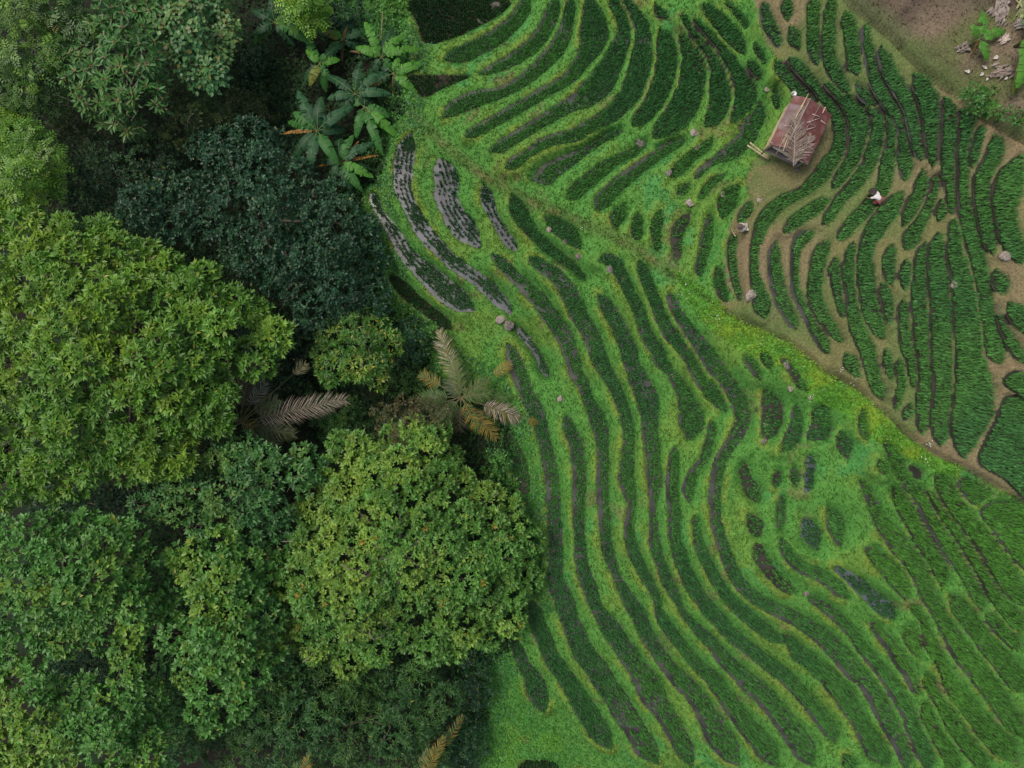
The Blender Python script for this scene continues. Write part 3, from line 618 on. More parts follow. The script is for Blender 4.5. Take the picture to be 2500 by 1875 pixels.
def dline(px, py, P):
    d2 = np.full(np.shape(px), 1e12)
    for (x0, y0), (x1, y1) in zip(P[:-1], P[1:]):
        ex, ey = x1 - x0, y1 - y0
        t = np.clip(((px - x0) * ex + (py - y0) * ey) / (ex * ex + ey * ey), 0, 1)
        d2 = np.minimum(d2, (px - x0 - t * ex) ** 2 + (py - y0 - t * ey) ** 2)
    return np.sqrt(d2)

# ------------------------------------------------------------------ terrain: one sheet
GS = 0.14
gx = np.arange(-47, 47.001, GS); gy = np.arange(-36.4, 36.4, GS)
nx, ny = len(gx), len(gy)
XX, YY = np.meshgrid(gx, gy)                     # [ny, nx]
Z0 = np.zeros_like(XX)
for _ in range(4):
    PXg, PYg = plan_of(XX, YY, Z0)
    Z0 = lie(PXg, PYg)
SD = np.full(XX.shape, 5.0, np.float32); OWN = np.full(XX.shape, -1, int)
for i, d in enumerate(pads):
    P = d['world']
    m = 2.2
    i0 = max(0, int((P[:, 0].min() - m - gx[0]) / GS)); i1 = min(nx, int((P[:, 0].max() + m - gx[0]) / GS) + 2)
    j0 = max(0, int((P[:, 1].min() - m - gy[0]) / GS)); j1 = min(ny, int((P[:, 1].max() + m - gy[0]) / GS) + 2)
    if i1 <= i0 or j1 <= j0: continue
    s = sdf(XX[j0:j1, i0:i1], YY[j0:j1, i0:i1], P)
    sub = SD[j0:j1, i0:i1]; w = s < sub
    sub[w] = s[w]; OWN[j0:j1, i0:i1][w] = i
LEV = np.array([d['level'] for d in pads])
fixed = SD < 0
HV = np.where(fixed, LEV[OWN], Z0)
def relax(h, fix, val, prior, eps, n):
    for _ in range(n):
        p = np.pad(h, 1, mode='edge')
        a = 0.25 * (p[:-2, 1:-1] + p[2:, 1:-1] + p[1:-1, :-2] + p[1:-1, 2:])
        h = (a + eps * prior) / (1 + eps)
        h[fix] = val[fix]
    return h
def up2(a, shp):
    b = np.repeat(np.repeat(a, 2, 0), 2, 1)
    b = np.pad(b, ((0, max(0, shp[0] - b.shape[0])), (0, max(0, shp[1] - b.shape[1]))), mode='edge')
    return b[:shp[0], :shp[1]]
lv = [(fixed, HV, Z0)]
for k in range(3):
    f, v, p = lv[-1]
    lv.append((f[::2, ::2], v[::2, ::2], p[::2, ::2]))
h = lv[-1][2].copy()
for k in range(3, -1, -1):
    f, v, p = lv[k]
    if h.shape != f.shape: h = up2(h, f.shape)
    h = np.where(f, v, h)
    h = relax(h, f, v, p, 0.004 * (4 ** k) * 0.5, 60 if k else 40)
base = h
nearlev = np.where(OWN >= 0, LEV[OWN], base)
PXg, PYg = plan_of(XX, YY, base)
k = sstep(-0.10, 0.16, SD)
dis_up = dline(PXg, PYg, DITCH_UP) / 32; dis_low = dline(PXg, PYg, DITCH_LOW) / 32
mown = inside(PXg, PYg, MOWN); scrub = inside(PXg, PYg, SCRUB); forest = inside(PXg + (fbm(XX, YY, 2.5, 90) - 0.5) * 110, PYg + (fbm(XX, YY, 2.5, 94) - 0.5) * 110, FOREST)
yard = inside(PXg, PYg, YARD)
bumpH = np.where(mown, 0.10, 0.22)
prof = np.where(SD < 0, -0.10, 0) * (1 - k) + k * (0.05 + bumpH * sstep(0.0, 0.5, SD))
h = base + prof
bund = nearlev + 0.02 + 0.07 * sstep(0.0, 0.12, SD)
h = np.where((OWN >= 0) & (SD > 0) & (SD < 0.55), np.maximum(h, bund - 1.2 * np.clip(SD - 0.28, 0, 1)), h)
h = np.where((OWN >= 0) & (SD <= 0), np.minimum(h, nearlev - 0.10 + 0.12 * sstep(-0.14, 0.0, SD)), h)
h += np.where(SD > 0.25, (fbm(XX, YY, 1.3, 20) - 0.5) * np.where(mown, 0.08, 0.22), 0)
h += np.where(forest | scrub, (fbm(XX, YY, 4.0, 24) - 0.5) * 0.8, 0) * sstep(0.3, 1.5, SD)
dw = 0.13 + 0.09 * fbm(XX, YY, 1.5, 28)
h -= np.where(SD > 0.05, 0.42 * np.exp(-(dis_up / dw) ** 2) + 0.5 * np.exp(-(dis_low / dw) ** 2), 0)
h += np.where(scrub, 0.30 * sstep(0.2, 2.2, dis_up), 0)
TH = h
def hs(x, y):
    u = np.clip((np.asarray(x, float) - gx[0]) / GS, 0, nx - 1.001); v = np.clip((np.asarray(y, float) - gy[0]) / GS, 0, ny - 1.001)
    i = u.astype(int); j = v.astype(int); fu = u - i; fv = v - j
    return (TH[j, i] * (1 - fu) + TH[j, i + 1] * fu) * (1 - fv) + (TH[j + 1, i] * (1 - fu) + TH[j + 1, i + 1] * fu) * fv
def ground_at(px, py, z0=0.0):
    """world point on the terrain below a plan position"""
    z = float(lie(px, py))
    for _ in range(6):
        x, y = at(px, py, z)
        z = float(hs(x, y))
    return Vector((x, y, z))
def grid_at(A, x, y):
    i = np.clip(((np.asarray(x) - gx[0]) / GS + 0.5).astype(int), 0, nx - 1); j = np.clip(((np.asarray(y) - gy[0]) / GS + 0.5).astype(int), 0, ny - 1)
    return A[j, i]

# turf, soil and weed colours, plus shade painted at bank feet and ditches
PXg, PYg = plan_of(XX, YY, TH)
n1 = fbm(XX, YY, 3.2, 40); n2 = fbm(XX, YY, 1.1, 44); n3 = fbm(XX, YY, 6.0, 48); n4 = fbm(XX, YY, 0.5, 52, 2)
def C3(r, g, b): return np.array([r, g, b])
def mixc(A, B, t): return A + (B - A) * t[..., None]
green = C3(0.074, 0.212, 0.036) * np.ones(XX.shape + (3,))
TC = mixc(green, C3(0.118, 0.215, 0.032), 0.7 * sstep(0.48, 0.70, n1))
TC = mixc(TC, C3(0.060, 0.225, 0.055), 0.8 * sstep(0.58, 0.70, n3) * sstep(0.45, 0.62, n2))
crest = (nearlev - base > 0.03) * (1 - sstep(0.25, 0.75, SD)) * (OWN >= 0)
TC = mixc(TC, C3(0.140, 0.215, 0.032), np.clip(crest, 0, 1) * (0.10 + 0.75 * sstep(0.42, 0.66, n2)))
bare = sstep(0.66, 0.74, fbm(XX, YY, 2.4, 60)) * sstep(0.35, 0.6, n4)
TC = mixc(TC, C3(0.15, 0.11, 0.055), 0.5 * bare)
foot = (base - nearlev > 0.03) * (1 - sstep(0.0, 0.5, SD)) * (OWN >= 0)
TC = mixc(TC, C3(0.045, 0.17, 0.030), 0.5 * np.clip(foot, 0, 1))  # darker green painted along the bank foot, standing in for shade
rd = dline(PXg, PYg, RIDGE) / 32
TC = mixc(TC, C3(0.075, 0.14, 0.030), (1 - sstep(0.3, 0.7, rd)) * 0.8)
TC = mixc(TC, C3(0.15, 0.12, 0.05), 0.6 * (1 - sstep(0.05, 0.3, rd)) * sstep(0.55, 0.7, n4))
wd = inside(PXg, PYg, WEEDS)
TC = np.where(wd[..., None], mixc(C3(0.09, 0.25, 0.025) * np.ones_like(TC), C3(0.16, 0.27, 0.022), sstep(0.5, 0.68, n2)), TC)
mownc = mixc(C3(0.145, 0.142, 0.055) * np.ones_like(TC), C3(0.105, 0.142, 0.043), sstep(0.4, 0.62, n1))
mownc = mixc(mownc, C3(0.20, 0.145, 0.085), sstep(0.52, 0.66, n3) * 0.75)
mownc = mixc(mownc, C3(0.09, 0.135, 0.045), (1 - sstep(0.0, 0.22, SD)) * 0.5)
yardc = mixc(C3(0.095, 0.13, 0.040) * np.ones_like(TC), C3(0.155, 0.145, 0.062), sstep(0.42, 0.6, n1))
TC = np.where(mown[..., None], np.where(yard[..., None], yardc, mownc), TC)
scrubc = mixc(C3(0.150, 0.115, 0.075) * np.ones_like(TC), C3(0.105, 0.115, 0.045), sstep(0.42, 0.6, fbm(XX, YY, 3.0, 70)))
scrubc = mixc(scrubc, C3(0.085, 0.062, 0.046), sstep(0.52, 0.68, fbm(XX, YY, 3.6, 75)))
scrubc = mixc(scrubc, C3(0.075, 0.115, 0.035), (1 - sstep(0.4, 1.6, dis_up)) * 0.6)
TC = np.where(scrub[..., None], scrubc, TC)
ditch = np.maximum(np.exp(-(dis_up / 0.16) ** 2), np.exp(-(dis_low / 0.16) ** 2) * (PXg > 1640))
TC = mixc(TC, C3(0.045, 0.045, 0.022), 0.7 * ditch * sstep(0.3, 0.5, fbm(XX, YY, 0.8, 99)))  # ditch line coloured dark to deepen the shade of the carved channel
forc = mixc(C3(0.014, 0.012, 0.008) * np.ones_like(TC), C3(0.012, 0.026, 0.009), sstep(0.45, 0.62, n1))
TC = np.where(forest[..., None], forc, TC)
TC = np.where((SD < 0.0)[..., None], C3(0.05, 0.043, 0.034), TC)
TC *= (0.92 + 0.16 * rng.random(XX.shape))[..., None]
# wider surroundings in the same sheet
ext = np.array([2, 5, 10, 20, 45, 100, 220, 450.0])
gx2 = np.r_[gx[0] - ext[::-1], gx, gx[-1] + ext]; gy2 = np.r_[gy[0] - ext[::-1], gy, gy[-1] + ext]
ne = len(ext)
TH2 = np.pad(TH, ne, mode='edge'); TC2 = np.pad(TC, ((ne, ne), (ne, ne), (0, 0)), mode='edge')
X2, Y2 = np.meshgrid(gx2, gy2)
V = np.stack([X2, Y2, TH2], -1).reshape(-1, 3)
mx, my = len(gx2), len(gy2)
idx = np.arange(mx * my).reshape(my, mx)
F = np.stack([idx[:-1, :-1], idx[:-1, 1:], idx[1:, 1:], idx[1:, :-1]], -1).reshape(-1, 4)
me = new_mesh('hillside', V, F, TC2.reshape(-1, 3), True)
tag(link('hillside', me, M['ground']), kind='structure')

# ------------------------------------------------------------------ paddies: water or mud sheet, rice standing in it
WETM = {'wet0': 'dampshademud', 'wet1': 'water', 'wet2': 'water', 'wet3': 'greywater', 'wet4': 'greywater', 'blue': 'bluewater', 'mud': 'mud', 'mud1': 'dampshademud'}
def blades(pos, n, r0, r1, h0, h1, wdt, col, cjit, lean=(0, 0)):
    """n single-triangle blades fanning out of every position; returns V, F, C"""
    N = len(pos)
    a = rng.random((N, n)) * 2 * np.pi
    r = r0 + (r1 - r0) * rng.random((N, n)); hh = h0 + (h1 - h0) * rng.random((N, n))
    dx, dy = np.cos(a), np.sin(a)
    b = pos[:, None, :] + np.stack([dx * 0.02, dy * 0.02, np.zeros_like(dx)], -1)
    wv = wdt * (0.7 + 0.6 * rng.random((N, n))) / 2
    s = np.stack([-dy * wv, dx * wv, np.zeros_like(dx)], -1)
    tip = pos[:, None, :] + np.stack([dx * r + lean[0], dy * r + lean[1], hh], -1)
    Vv = np.stack([b - s, b + s, tip], 2).reshape(-1, 3)
    Ff = np.arange(len(Vv)).reshape(-1, 3)
    j = 1 + cjit * (rng.random((N, n, 1, 1)) - 0.5) * 2
    c = np.broadcast_to(col[:, None, None, :], (N, n, 3, 3)) * j
    c = c * np.array([0.75, 0.9, 1.2])[None, None, :, None] if False else c
    return Vv, Ff, c.reshape(-1, 3)
def grad_lie(px, py):
    e = 8.0
    return (lie(px + e, py) - lie(px - e, py)), (lie(px, py + e) - lie(px, py - e))
LANDMARKS = [('hut', 1957, 322), ('person with the pole', 1808, 560), ('bending person', 2131, 497), ('dividing heap stone', 2331, 695),
 ('right-hand heap stone', 2426, 633), ('flat tan rock', 1833, 722), ('young banana plant', 2391, 95), ('dark crumbling boulder', 1920, 891), ('top mud paddy', 1110, 60),
 ('banana clump', 870, 260), ('green-hearted palm', 1126, 970), ('stone heap', 1232, 786), ('pinkish ridge boulder', 1686, 496), ('pointed fan boulder', 1562, 348),
 ('pale speckled fan boulder', 1695, 325), ('arched paddy boulder', 1489, 657), ('cream slope stone', 1471, 902), ('pale wedge stone', 1642, 918), ('bend stone', 1820, 1005),
 ('pool of the hollow', 1985, 1320), ('slanting blue-grey pool', 2140, 1480), ('spreading tree', 1300, 1260), ('lower ditch end', 2480, 1210), ('shrub on the clearing', 2420, 240),
 ('reddish pool stone', 1968, 1449), ('white ditch flowers', 2245, 1080), ('weedy lowest corner', 1280, 1720), ('tiny white stone', 1979, 971), ('upper ditch', 2222, 145), ('far terrace corner', 2490, 1860), ('slope foot', 1900, 1860), ('grassy bank foot', 1600, 1860)]
ORD = ['nearest', 'second nearest', 'third nearest', 'fourth nearest', 'fifth nearest', 'sixth nearest', 'seventh nearest', 'eighth nearest', 'ninth nearest', 'tenth nearest']
ZONE = {'F': 'in the grassy fan', 'R': 'on the weedy ridge', 'W': 'near the forest edge', 'S': 'on the green slope', 'H': 'in the weedy hollow', 'N': 'between mown banks', 'L': 'on the thick-banked slope', 'U': 'near the forest edge'}
WETW = {'wet0': 'rice', 'wet1': 'rice', 'wet2': 'watery rice', 'wet3': 'flooded rice', 'wet4': 'flooded rice', 'blue': 'blue-grey pool', 'mud': 'bare mud', 'mud1': 'patchy muddy'}
tmp = []
for i, d in enumerate(pads):
    o_ = outline(d)
    ds = [float(np.hypot(o_[:, 0] - a, o_[:, 1] - b).min()) for _, a, b in LANDMARKS]
    k_ = int(np.argmin(ds)); tmp.append((d['g'], k_, ds[k_], i))
for g_ in set((a, b) for a, b, _, _ in tmp):
    for rank, (_, k_, _, i) in enumerate(sorted([t for t in tmp if t[:2] == g_], key=lambda t: t[2])):
        d = pads[i]
        if d['center'] is not None:
            C_ = d['center']; ln = np.hypot(np.diff(C_[:, 0]), np.diff(C_[:, 1])).sum() / 32; wm = (d['hl'] + d['hr']).mean() / 32
            adj = ('very long ' if ln > 22 else 'long ' if ln > 9 else 'short ' if ln < 4 else '') + ('broad' if wm > 1.05 else 'slender' if wm < 0.62 else 'winding' if ln > 9 else 'curved')
        else:
            adj = 'wide blunt'
        nm = LANDMARKS[k_][0]
        d['label'] = '%s %s paddy %s, %s the %s' % (adj, WETW[d['wet']], ZONE[d['g']], ORD[min(rank, 9)], nm)
nclump = 0
for d in pads:
    z = d['level']; wet = d['wet']; f = (CAMZ - z - 0.2) / CAMZ / 32.0
    # sheet (runs a little under the bank)
    if d['center'] is not None:
        C, Nn = d['center'], d['nrm']
        ex = 2.2
        L = C[:, :2] + Nn * (d['hl'] + ex)[:, None]; R = C[:, :2] - Nn * (d['hr'] + ex)[:, None]
        P = np.empty((2 * len(C), 2)); P[0::2] = L; P[1::2] = R
        q = np.arange(len(C) - 1) * 2
        Fs = np.stack([q, q + 2, q + 3, q + 1], 1)
        cen = C[len(C) // 2, :2]
    else:
        P = d['poly']; cen = P.mean(0)
        Pe = cen + (P - cen) * 1.03
        tri = tessellate_polygon([[Vector((a, b, 0)) for a, b in Pe]])
        P = Pe; Fs = np.array(tri)
    W = np.stack([(P[:, 0] - 1250) * f, (937.5 - P[:, 1]) * f], 1)
    cx, cy = (cen[0] - 1250) * f, (937.5 - cen[1]) * f
    Vs = np.stack([W[:, 0] - cx, W[:, 1] - cy, np.arange(len(W)) * (0.0001 if d['center'] is not None else 0.0)], 1)
    # faces up
    a, b, c = Vs[Fs[:, 0]], Vs[Fs[:, 1]], Vs[Fs[:, 2]]
    if np.cross(b - a, c - a)[:, 2].mean() < 0: Fs = Fs[:, ::-1]
    me = new_mesh('rice_paddy', Vs, Fs)
    o = link('rice_paddy', me, M[WETM[wet]], None, (cx, cy, z))
    lb, gr = GROUPS[d['g']]
    tag(o, d['label'], 'rice paddy', gr)
    d['obj'] = o
    # rice
    sp = 0.168 if d['g'] == 'N' else 0.16
    su = sp / f
    if d['center'] is not None:
        seg = np.r_[0, np.cumsum(np.hypot(np.diff(C[:, 0]), np.diff(C[:, 1])))]
        ns = max(2, int(seg[-1] / su)); s = np.linspace(0, seg[-1], ns)
        ix = np.interp(s, seg, np.arange(len(C)))
        cxs = np.interp(ix, np.arange(len(C)), C[:, 0]); cys = np.interp(ix, np.arange(len(C)), C[:, 1])
        nxs = np.interp(ix, np.arange(len(C)), Nn[:, 0]); nys = np.interp(ix, np.arange(len(C)), Nn[:, 1])
        hl = np.interp(ix, np.arange(len(C)), d['hl']); hr = np.interp(ix, np.arange(len(C)), d['hr'])
        mxw = max(hl.max(), hr.max()); nr = int(mxw / su) + 1
        t = np.arange(-nr, nr + 1) * su
        G_t, G_i = np.meshgrid(t, np.arange(ns)); G_t = G_t.ravel(); G_i = G_i.ravel()
        xt = 2.5 if wet == 'wet0' else 0.5 if wet == 'wet1' else -1.0
        ok = (G_t < hl[G_i] + xt) & (G_t > -hr[G_i] - xt)
        G_t, G_i = G_t[ok], G_i[ok]
        qx = cxs[G_i] + nxs[G_i] * G_t; qy = cys[G_i] + nys[G_i] * G_t
        rowi = np.round(G_t / su).astype(int)
        gxx, gyy = grad_lie(qx, qy)
        sgn = np.sign(gxx * nxs[G_i] + gyy * nys[G_i])          # +1: uphill on the left side
        e_down = np.where((hl + hr)[G_i] < 9, 50.0, np.where(sgn > 0, G_t + hr[G_i], hl[G_i] - G_t))   # distance to the outer (downhill) rim
    else:
        Pp = d['poly']
        gxg, gyg = np.meshgrid(np.arange(Pp[:, 0].min(), Pp[:, 0].max(), su), np.arange(Pp[:, 1].min(), Pp[:, 1].max(), su))
        qx, qy = gxg.ravel(), gyg.ravel()
        ok = sdf(qx, qy, Pp) < -2.0
        qx, qy = qx[ok], qy[ok]; e_down = np.full(len(qx), 50.0); rowi = np.zeros(len(qx), int)
    if len(qx) == 0: continue
    px_, py_ = qx * f, qy * f
    nz_a = fbm(px_, py_, 2.2, 80); nz_b = fbm(px_, py_, 5.0, 84); nz_c = rng.random(len(qx))
    keep = np.ones(len(qx), bool)
    gap = {'wet0': 0.0, 'wet1': 4.5, 'wet2': 7.5, 'wet3': 5.0, 'wet4': 5.0, 'blue': 3.0, 'mud': 2.0, 'mud1': 4.0}[wet]
    keep &= e_down > gap * np.clip((nz_b - 0.42) * 5, 0, 1.2)
    keep &= ~((nz_a > 0.70) & (nz_c < {'wet0': 0.12, 'wet1': 0.25}.get(wet, 0.5)))
    if wet in ('wet3', 'wet4'): keep &= nz_c > np.clip(0.75 * sstep(0.40, 0.55, nz_a) * (rowi % 2 == 0) + 0.55 * sstep(12, 3, e_down) + 0.25 * sstep(0.5, 0.62, nz_a), 0.02, 0.97)
    if wet == 'wet2': keep &= nz_c > 0.15
    if wet == 'blue': keep &= nz_c > 0.12
    if wet == 'mud': keep &= nz_c < 0.9
    if wet == 'mud1': keep &= nz_c > np.where(nz_a > 0.5, 0.6, 0.15)
    qx, qy, nz_a, nz_b = qx[keep], qy[keep], nz_a[keep], nz_b[keep]
    if len(qx) == 0: continue
    jx = rng.normal(0, 0.10, len(qx)) * su; jy = rng.normal(0, 0.10, len(qx)) * su
    pos = np.stack([(qx + jx - 1250) * f - cx, (937.5 - qy - jy) * f - cy, np.full(len(qx), 0.01)], 1)
    if d['g'] == 'N': c0 = C3(0.082, 0.235, 0.070); c1 = C3(0.105, 0.275, 0.068)
    elif d['g'] in ('L',): c0 = C3(0.078, 0.225, 0.042); c1 = C3(0.095, 0.265, 0.045)
    elif wet in ('wet3', 'wet4', 'blue'): c0 = C3(0.036, 0.115, 0.042); c1 = C3(0.048, 0.15, 0.042)
    elif wet == 'mud': c0 = C3(0.026, 0.078, 0.026); c1 = C3(0.036, 0.10, 0.03)
    else: c0 = C3(0.056, 0.185, 0.052); c1 = C3(0.080, 0.240, 0.052)
    cc = c0 + (c1 - c0) * sstep(0.35, 0.65, nz_b)[:, None]
    cc = cc * (0.85 + 0.3 * rng.random((len(cc), 1)))
    small = {'mud': 0.95, 'mud1': 0.85, 'blue': 0.95}.get(wet, 1.0)
    Vb, Fb, Cb = blades(pos, 12, 0.05 * small, 0.21 * small, 0.14 * small, 0.36 * small, 0.066, cc * 1.12, 0.2, (0.03, -0.02))
    me = new_mesh('rice', Vb, Fb, Cb)
    r = link('rice', me, M['rice'], o)
    r['kind'] = 'stuff'
    nclump += len(pos)
print('rice clumps', nclump)
# ------------------------------------------------------------------ grass on the banks
def rand_ground(n, seed):
    r = np.random.default_rng(seed)
    x = r.uniform(-43, 43, n); y = r.uniform(-33, 33, n)
    return x, y
def grass_obj(name, label, n, seed, sel, nb, r0, r1, h0, h1, wdt, cmul, cj):
    x, y = rand_ground(n, seed)
    ok = sel(x, y)
    x, y = x[ok], y[ok]
    z = hs(x, y)
    col = grid_at(TC, x, y) * np.asarray(cmul)
    col = col * (0.86 + 0.28 * np.random.default_rng(seed + 1).random((len(x), 1)))
    V, F, Cc = blades(np.stack([x, y, z - 0.01], 1), nb, r0, r1, h0, h1, wdt, col, cj, (0.02, -0.02))
    o = link(name, new_mesh(name, V, F, Cc), M['grass'])
    tag(o, label, None, None, 'stuff')
    print(name, len(F))
    return o
def s_bank(x, y):
    s = grid_at(SD, x, y); m = grid_at(mown | scrub | forest, x, y)
    return (s > -0.07) & ~m & (x > -20)
grass_obj('bank_grass', 'lush bright green grass on the paddy banks', 190000, 5, s_bank, 4, 0.06, 0.24, 0.04, 0.20, 0.06, (1.0, 1.0, 1.0), 0.16)
def s_mown(x, y):
    s = grid_at(SD, x, y); m = grid_at(mown, x, y)
    return (s > 0.02) & m
grass_obj('mown_grass', 'short brownish stubble on the mown banks', 90000, 7, s_mown, 3, 0.03, 0.10, 0.02, 0.06, 0.045, (1.05, 1.0, 1.0), 0.35)
def s_scrub(x, y):
    return grid_at(scrub, x, y)
grass_obj('scrub_grass', 'thin dry scrub grass on the brown clearing', 70000, 9, s_scrub, 4, 0.05, 0.2, 0.03, 0.16, 0.05, (1.1, 1.15, 1.0), 0.5)

# ------------------------------------------------------------------ leaves
def kites(pos, dirv, upv, L, Wd, col, bend=0.06, wpos=0.5):
    """folded two-triangle leaves"""
    side = np.cross(dirv, upv); side /= np.linalg.norm(side, axis=1)[:, None] + 1e-9
    up = np.cross(side, dirv)
    L = L[:, None]; Wd = Wd[:, None]
    a = pos
    m = pos + dirv * L * wpos
    l = m + side * Wd / 2 + up * L * 0.05
    r = m - side * Wd / 2 + up * L * 0.05
    t = pos + dirv * L - up * L * bend
    V = np.stack([a, l, t, r], 1).reshape(-1, 3)
    q = np.arange(len(pos))[:, None] * 4
    F = np.vstack([q + np.array([0, 2, 1]), q + np.array([0, 3, 2])])
    C = np.repeat(col, 4, axis=0)
    return V, F, C
def frame(n):
    ref = np.where(np.abs(n[:, 2:3]) < 0.9, np.array([[0, 0, 1.0]]), np.array([[1.0, 0, 0]]))
    t1 = np.cross(n, ref); t1 /= np.linalg.norm(t1, axis=1)[:, None] + 1e-9
    return t1, np.cross(n, t1)
def rosettes(pos, nrm, spec, colb, r):
    N = len(pos); k = spec['n']
    t1, t2 = frame(nrm)
    az = (np.arange(k) * 2.39996)[None, :] + r.random((N, 1)) * 6.283 + r.normal(0, 0.25, (N, k))
    e0, e1 = spec['el']
    el = np.radians(e0 + (e1 - e0) * r.random((N, k)))
    d = np.cos(el)[..., None] * (np.cos(az)[..., None] * t1[:, None] + np.sin(az)[..., None] * t2[:, None]) + np.sin(el)[..., None] * nrm[:, None]
    off = spec.get('off', 0.03)
    p = pos[:, None] + d * (off * (0.4 + r.random((N, k))))[..., None]
    L = spec['len'] * (0.65 + 0.55 * r.random((N, k)))
    c = colb[:, None, :] * (0.78 + 0.44 * r.random((N, k, 1)))
    yl = r.random((N, k)) < spec.get('ypr', 0.03)
    c = np.where(yl[..., None], np.array(spec.get('ycol', (0.25, 0.24, 0.03))) * (0.7 + 0.5 * r.random((N, k, 1))), c)
    upv = np.broadcast_to(nrm[:, None], d.shape)
    if spec.get('pinnate'):
        m = spec['pinnate']
        out = []
        side = np.cross(d, upv); side /= np.linalg.norm(side, axis=-1)[..., None] + 1e-9
        P, D, U, Ls, Cs = [], [], [], [], []
        for j in range(m):
            f = 0.2 + 0.8 * (j // 2 * 2) / m
            sg = 1 if j % 2 else -1
            P.append((p + d * (L * f)[..., None] - upv * (L * 0.25 * f * f)[..., None]).reshape(-1, 3))
            dd = d * 0.55 + side * sg * 0.8 - upv * 0.15
            dd /= np.linalg.norm(dd, axis=-1)[..., None]
            D.append(dd.reshape(-1, 3)); U.append(upv.reshape(-1, 3))
            Ls.append((L * 0.36 * (1.05 - 0.5 * f)).ravel()); Cs.append((c * (0.85 + 0.3 * r.random(c.shape[:2] + (1,)))).reshape(-1, 3))
        L2 = np.concatenate(Ls)
        return kites(np.vstack(P), np.vstack(D), np.vstack(U), L2, L2 * spec['w'], np.vstack(Cs))
    return kites(p.reshape(-1, 3), d.reshape(-1, 3), upv.reshape(-1, 3), L.ravel(), (L * spec['w']).ravel(), c.reshape(-1, 3), spec.get('bend', 0.06), spec.get('wpos', 0.5))

SPECS = {
 'umbrella': dict(n=10, len=0.44, w=0.33, el=(5, 50), ypr=0.02, ycol=(0.26, 0.29, 0.03), c=(0.100, 0.235, 0.028), y=(0.175, 0.300, 0.028), ya=0.60, dens=11),
 'oval': dict(n=7, len=0.38, w=0.46, el=(8, 55), ypr=0.015, ycol=(0.26, 0.29, 0.04), c=(0.085, 0.230, 0.044), y=(0.175, 0.30, 0.038), ya=0.63, dens=12),
 'ovaldark': dict(n=7, len=0.36, w=0.40, el=(0, 50), ypr=0.006, c=(0.060, 0.175, 0.044), y=(0.12, 0.24, 0.045), ya=0.62, dens=10),
 'fine': dict(n=8, len=0.30, w=0.42, el=(8, 55), ypr=0.015, ycol=(0.26, 0.29, 0.03), c=(0.095, 0.235, 0.040), y=(0.19, 0.31, 0.042), ya=0.58, dens=17),
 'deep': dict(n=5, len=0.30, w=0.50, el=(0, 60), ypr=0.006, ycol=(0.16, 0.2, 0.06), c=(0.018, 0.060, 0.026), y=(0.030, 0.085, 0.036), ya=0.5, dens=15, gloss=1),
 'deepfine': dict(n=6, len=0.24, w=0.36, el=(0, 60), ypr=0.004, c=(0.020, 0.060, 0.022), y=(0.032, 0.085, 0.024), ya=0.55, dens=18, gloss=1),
 'pinnate': dict(n=4, len=0.95, w=0.46, el=(-5, 40), ypr=0.01, c=(0.045, 0.115, 0.020), y=(0.13, 0.25, 0.02), ya=0.60, dens=5, pinnate=8),
 'lime': dict(n=4, len=0.95, w=0.46, el=(-5, 40), ypr=0.01, c=(0.085, 0.21, 0.018), y=(0.16, 0.30, 0.02), ya=0.50, dens=6, pinnate=8),
 'star': dict(n=11, len=0.62, w=0.30, el=(-20, 40), off=0.08, ypr=0.0, c=(0.055, 0.165, 0.035), y=(0.12, 0.22, 0.045), ya=0.6, dens=3.2),
 'heart': dict(n=4, len=0.34, w=0.88, el=(-10, 25), off=0.22, wpos=0.35, ypr=0.10, ycol=(0.20, 0.19, 0.05), c=(0.060, 0.165, 0.050), y=(0.11, 0.21, 0.05), ya=0.55, dens=13),
 'olive': dict(n=6, len=0.26, w=0.34, el=(-5, 45), ypr=0.02, ycol=(0.14, 0.15, 0.03), c=(0.035, 0.068, 0.014), y=(0.065, 0.105, 0.018), ya=0.55, dens=15),
 'narrow': dict(n=9, len=0.34, w=0.19, el=(0, 55), ypr=0.01, c=(0.040, 0.120, 0.030), y=(0.075, 0.175, 0.032), ya=0.58, dens=13),
 'mango': dict(n=8, len=0.36, w=0.30, el=(-10, 45), ypr=0.05, ycol=(0.33, 0.31, 0.04), c=(0.055, 0.160, 0.020), y=(0.19, 0.28, 0.035), ya=0.66, dens=10),
 'brownish': dict(n=6, len=0.25, w=0.26, el=(0, 45), ypr=0.05, ycol=(0.16, 0.11, 0.04), c=(0.07, 0.085, 0.026), y=(0.12, 0.10, 0.04), ya=0.5, dens=15),
 'shrub': dict(n=6, len=0.22, w=0.5, el=(0, 55), ypr=0.01, c=(0.045, 0.15, 0.03), y=(0.08, 0.22, 0.03), ya=0.5, dens=20),
 'shrubdark': dict(n=6, len=0.22, w=0.45, el=(0, 55), ypr=0.01, c=(0.020, 0.060, 0.026), y=(0.03, 0.09, 0.034), ya=0.5, dens=18),
}
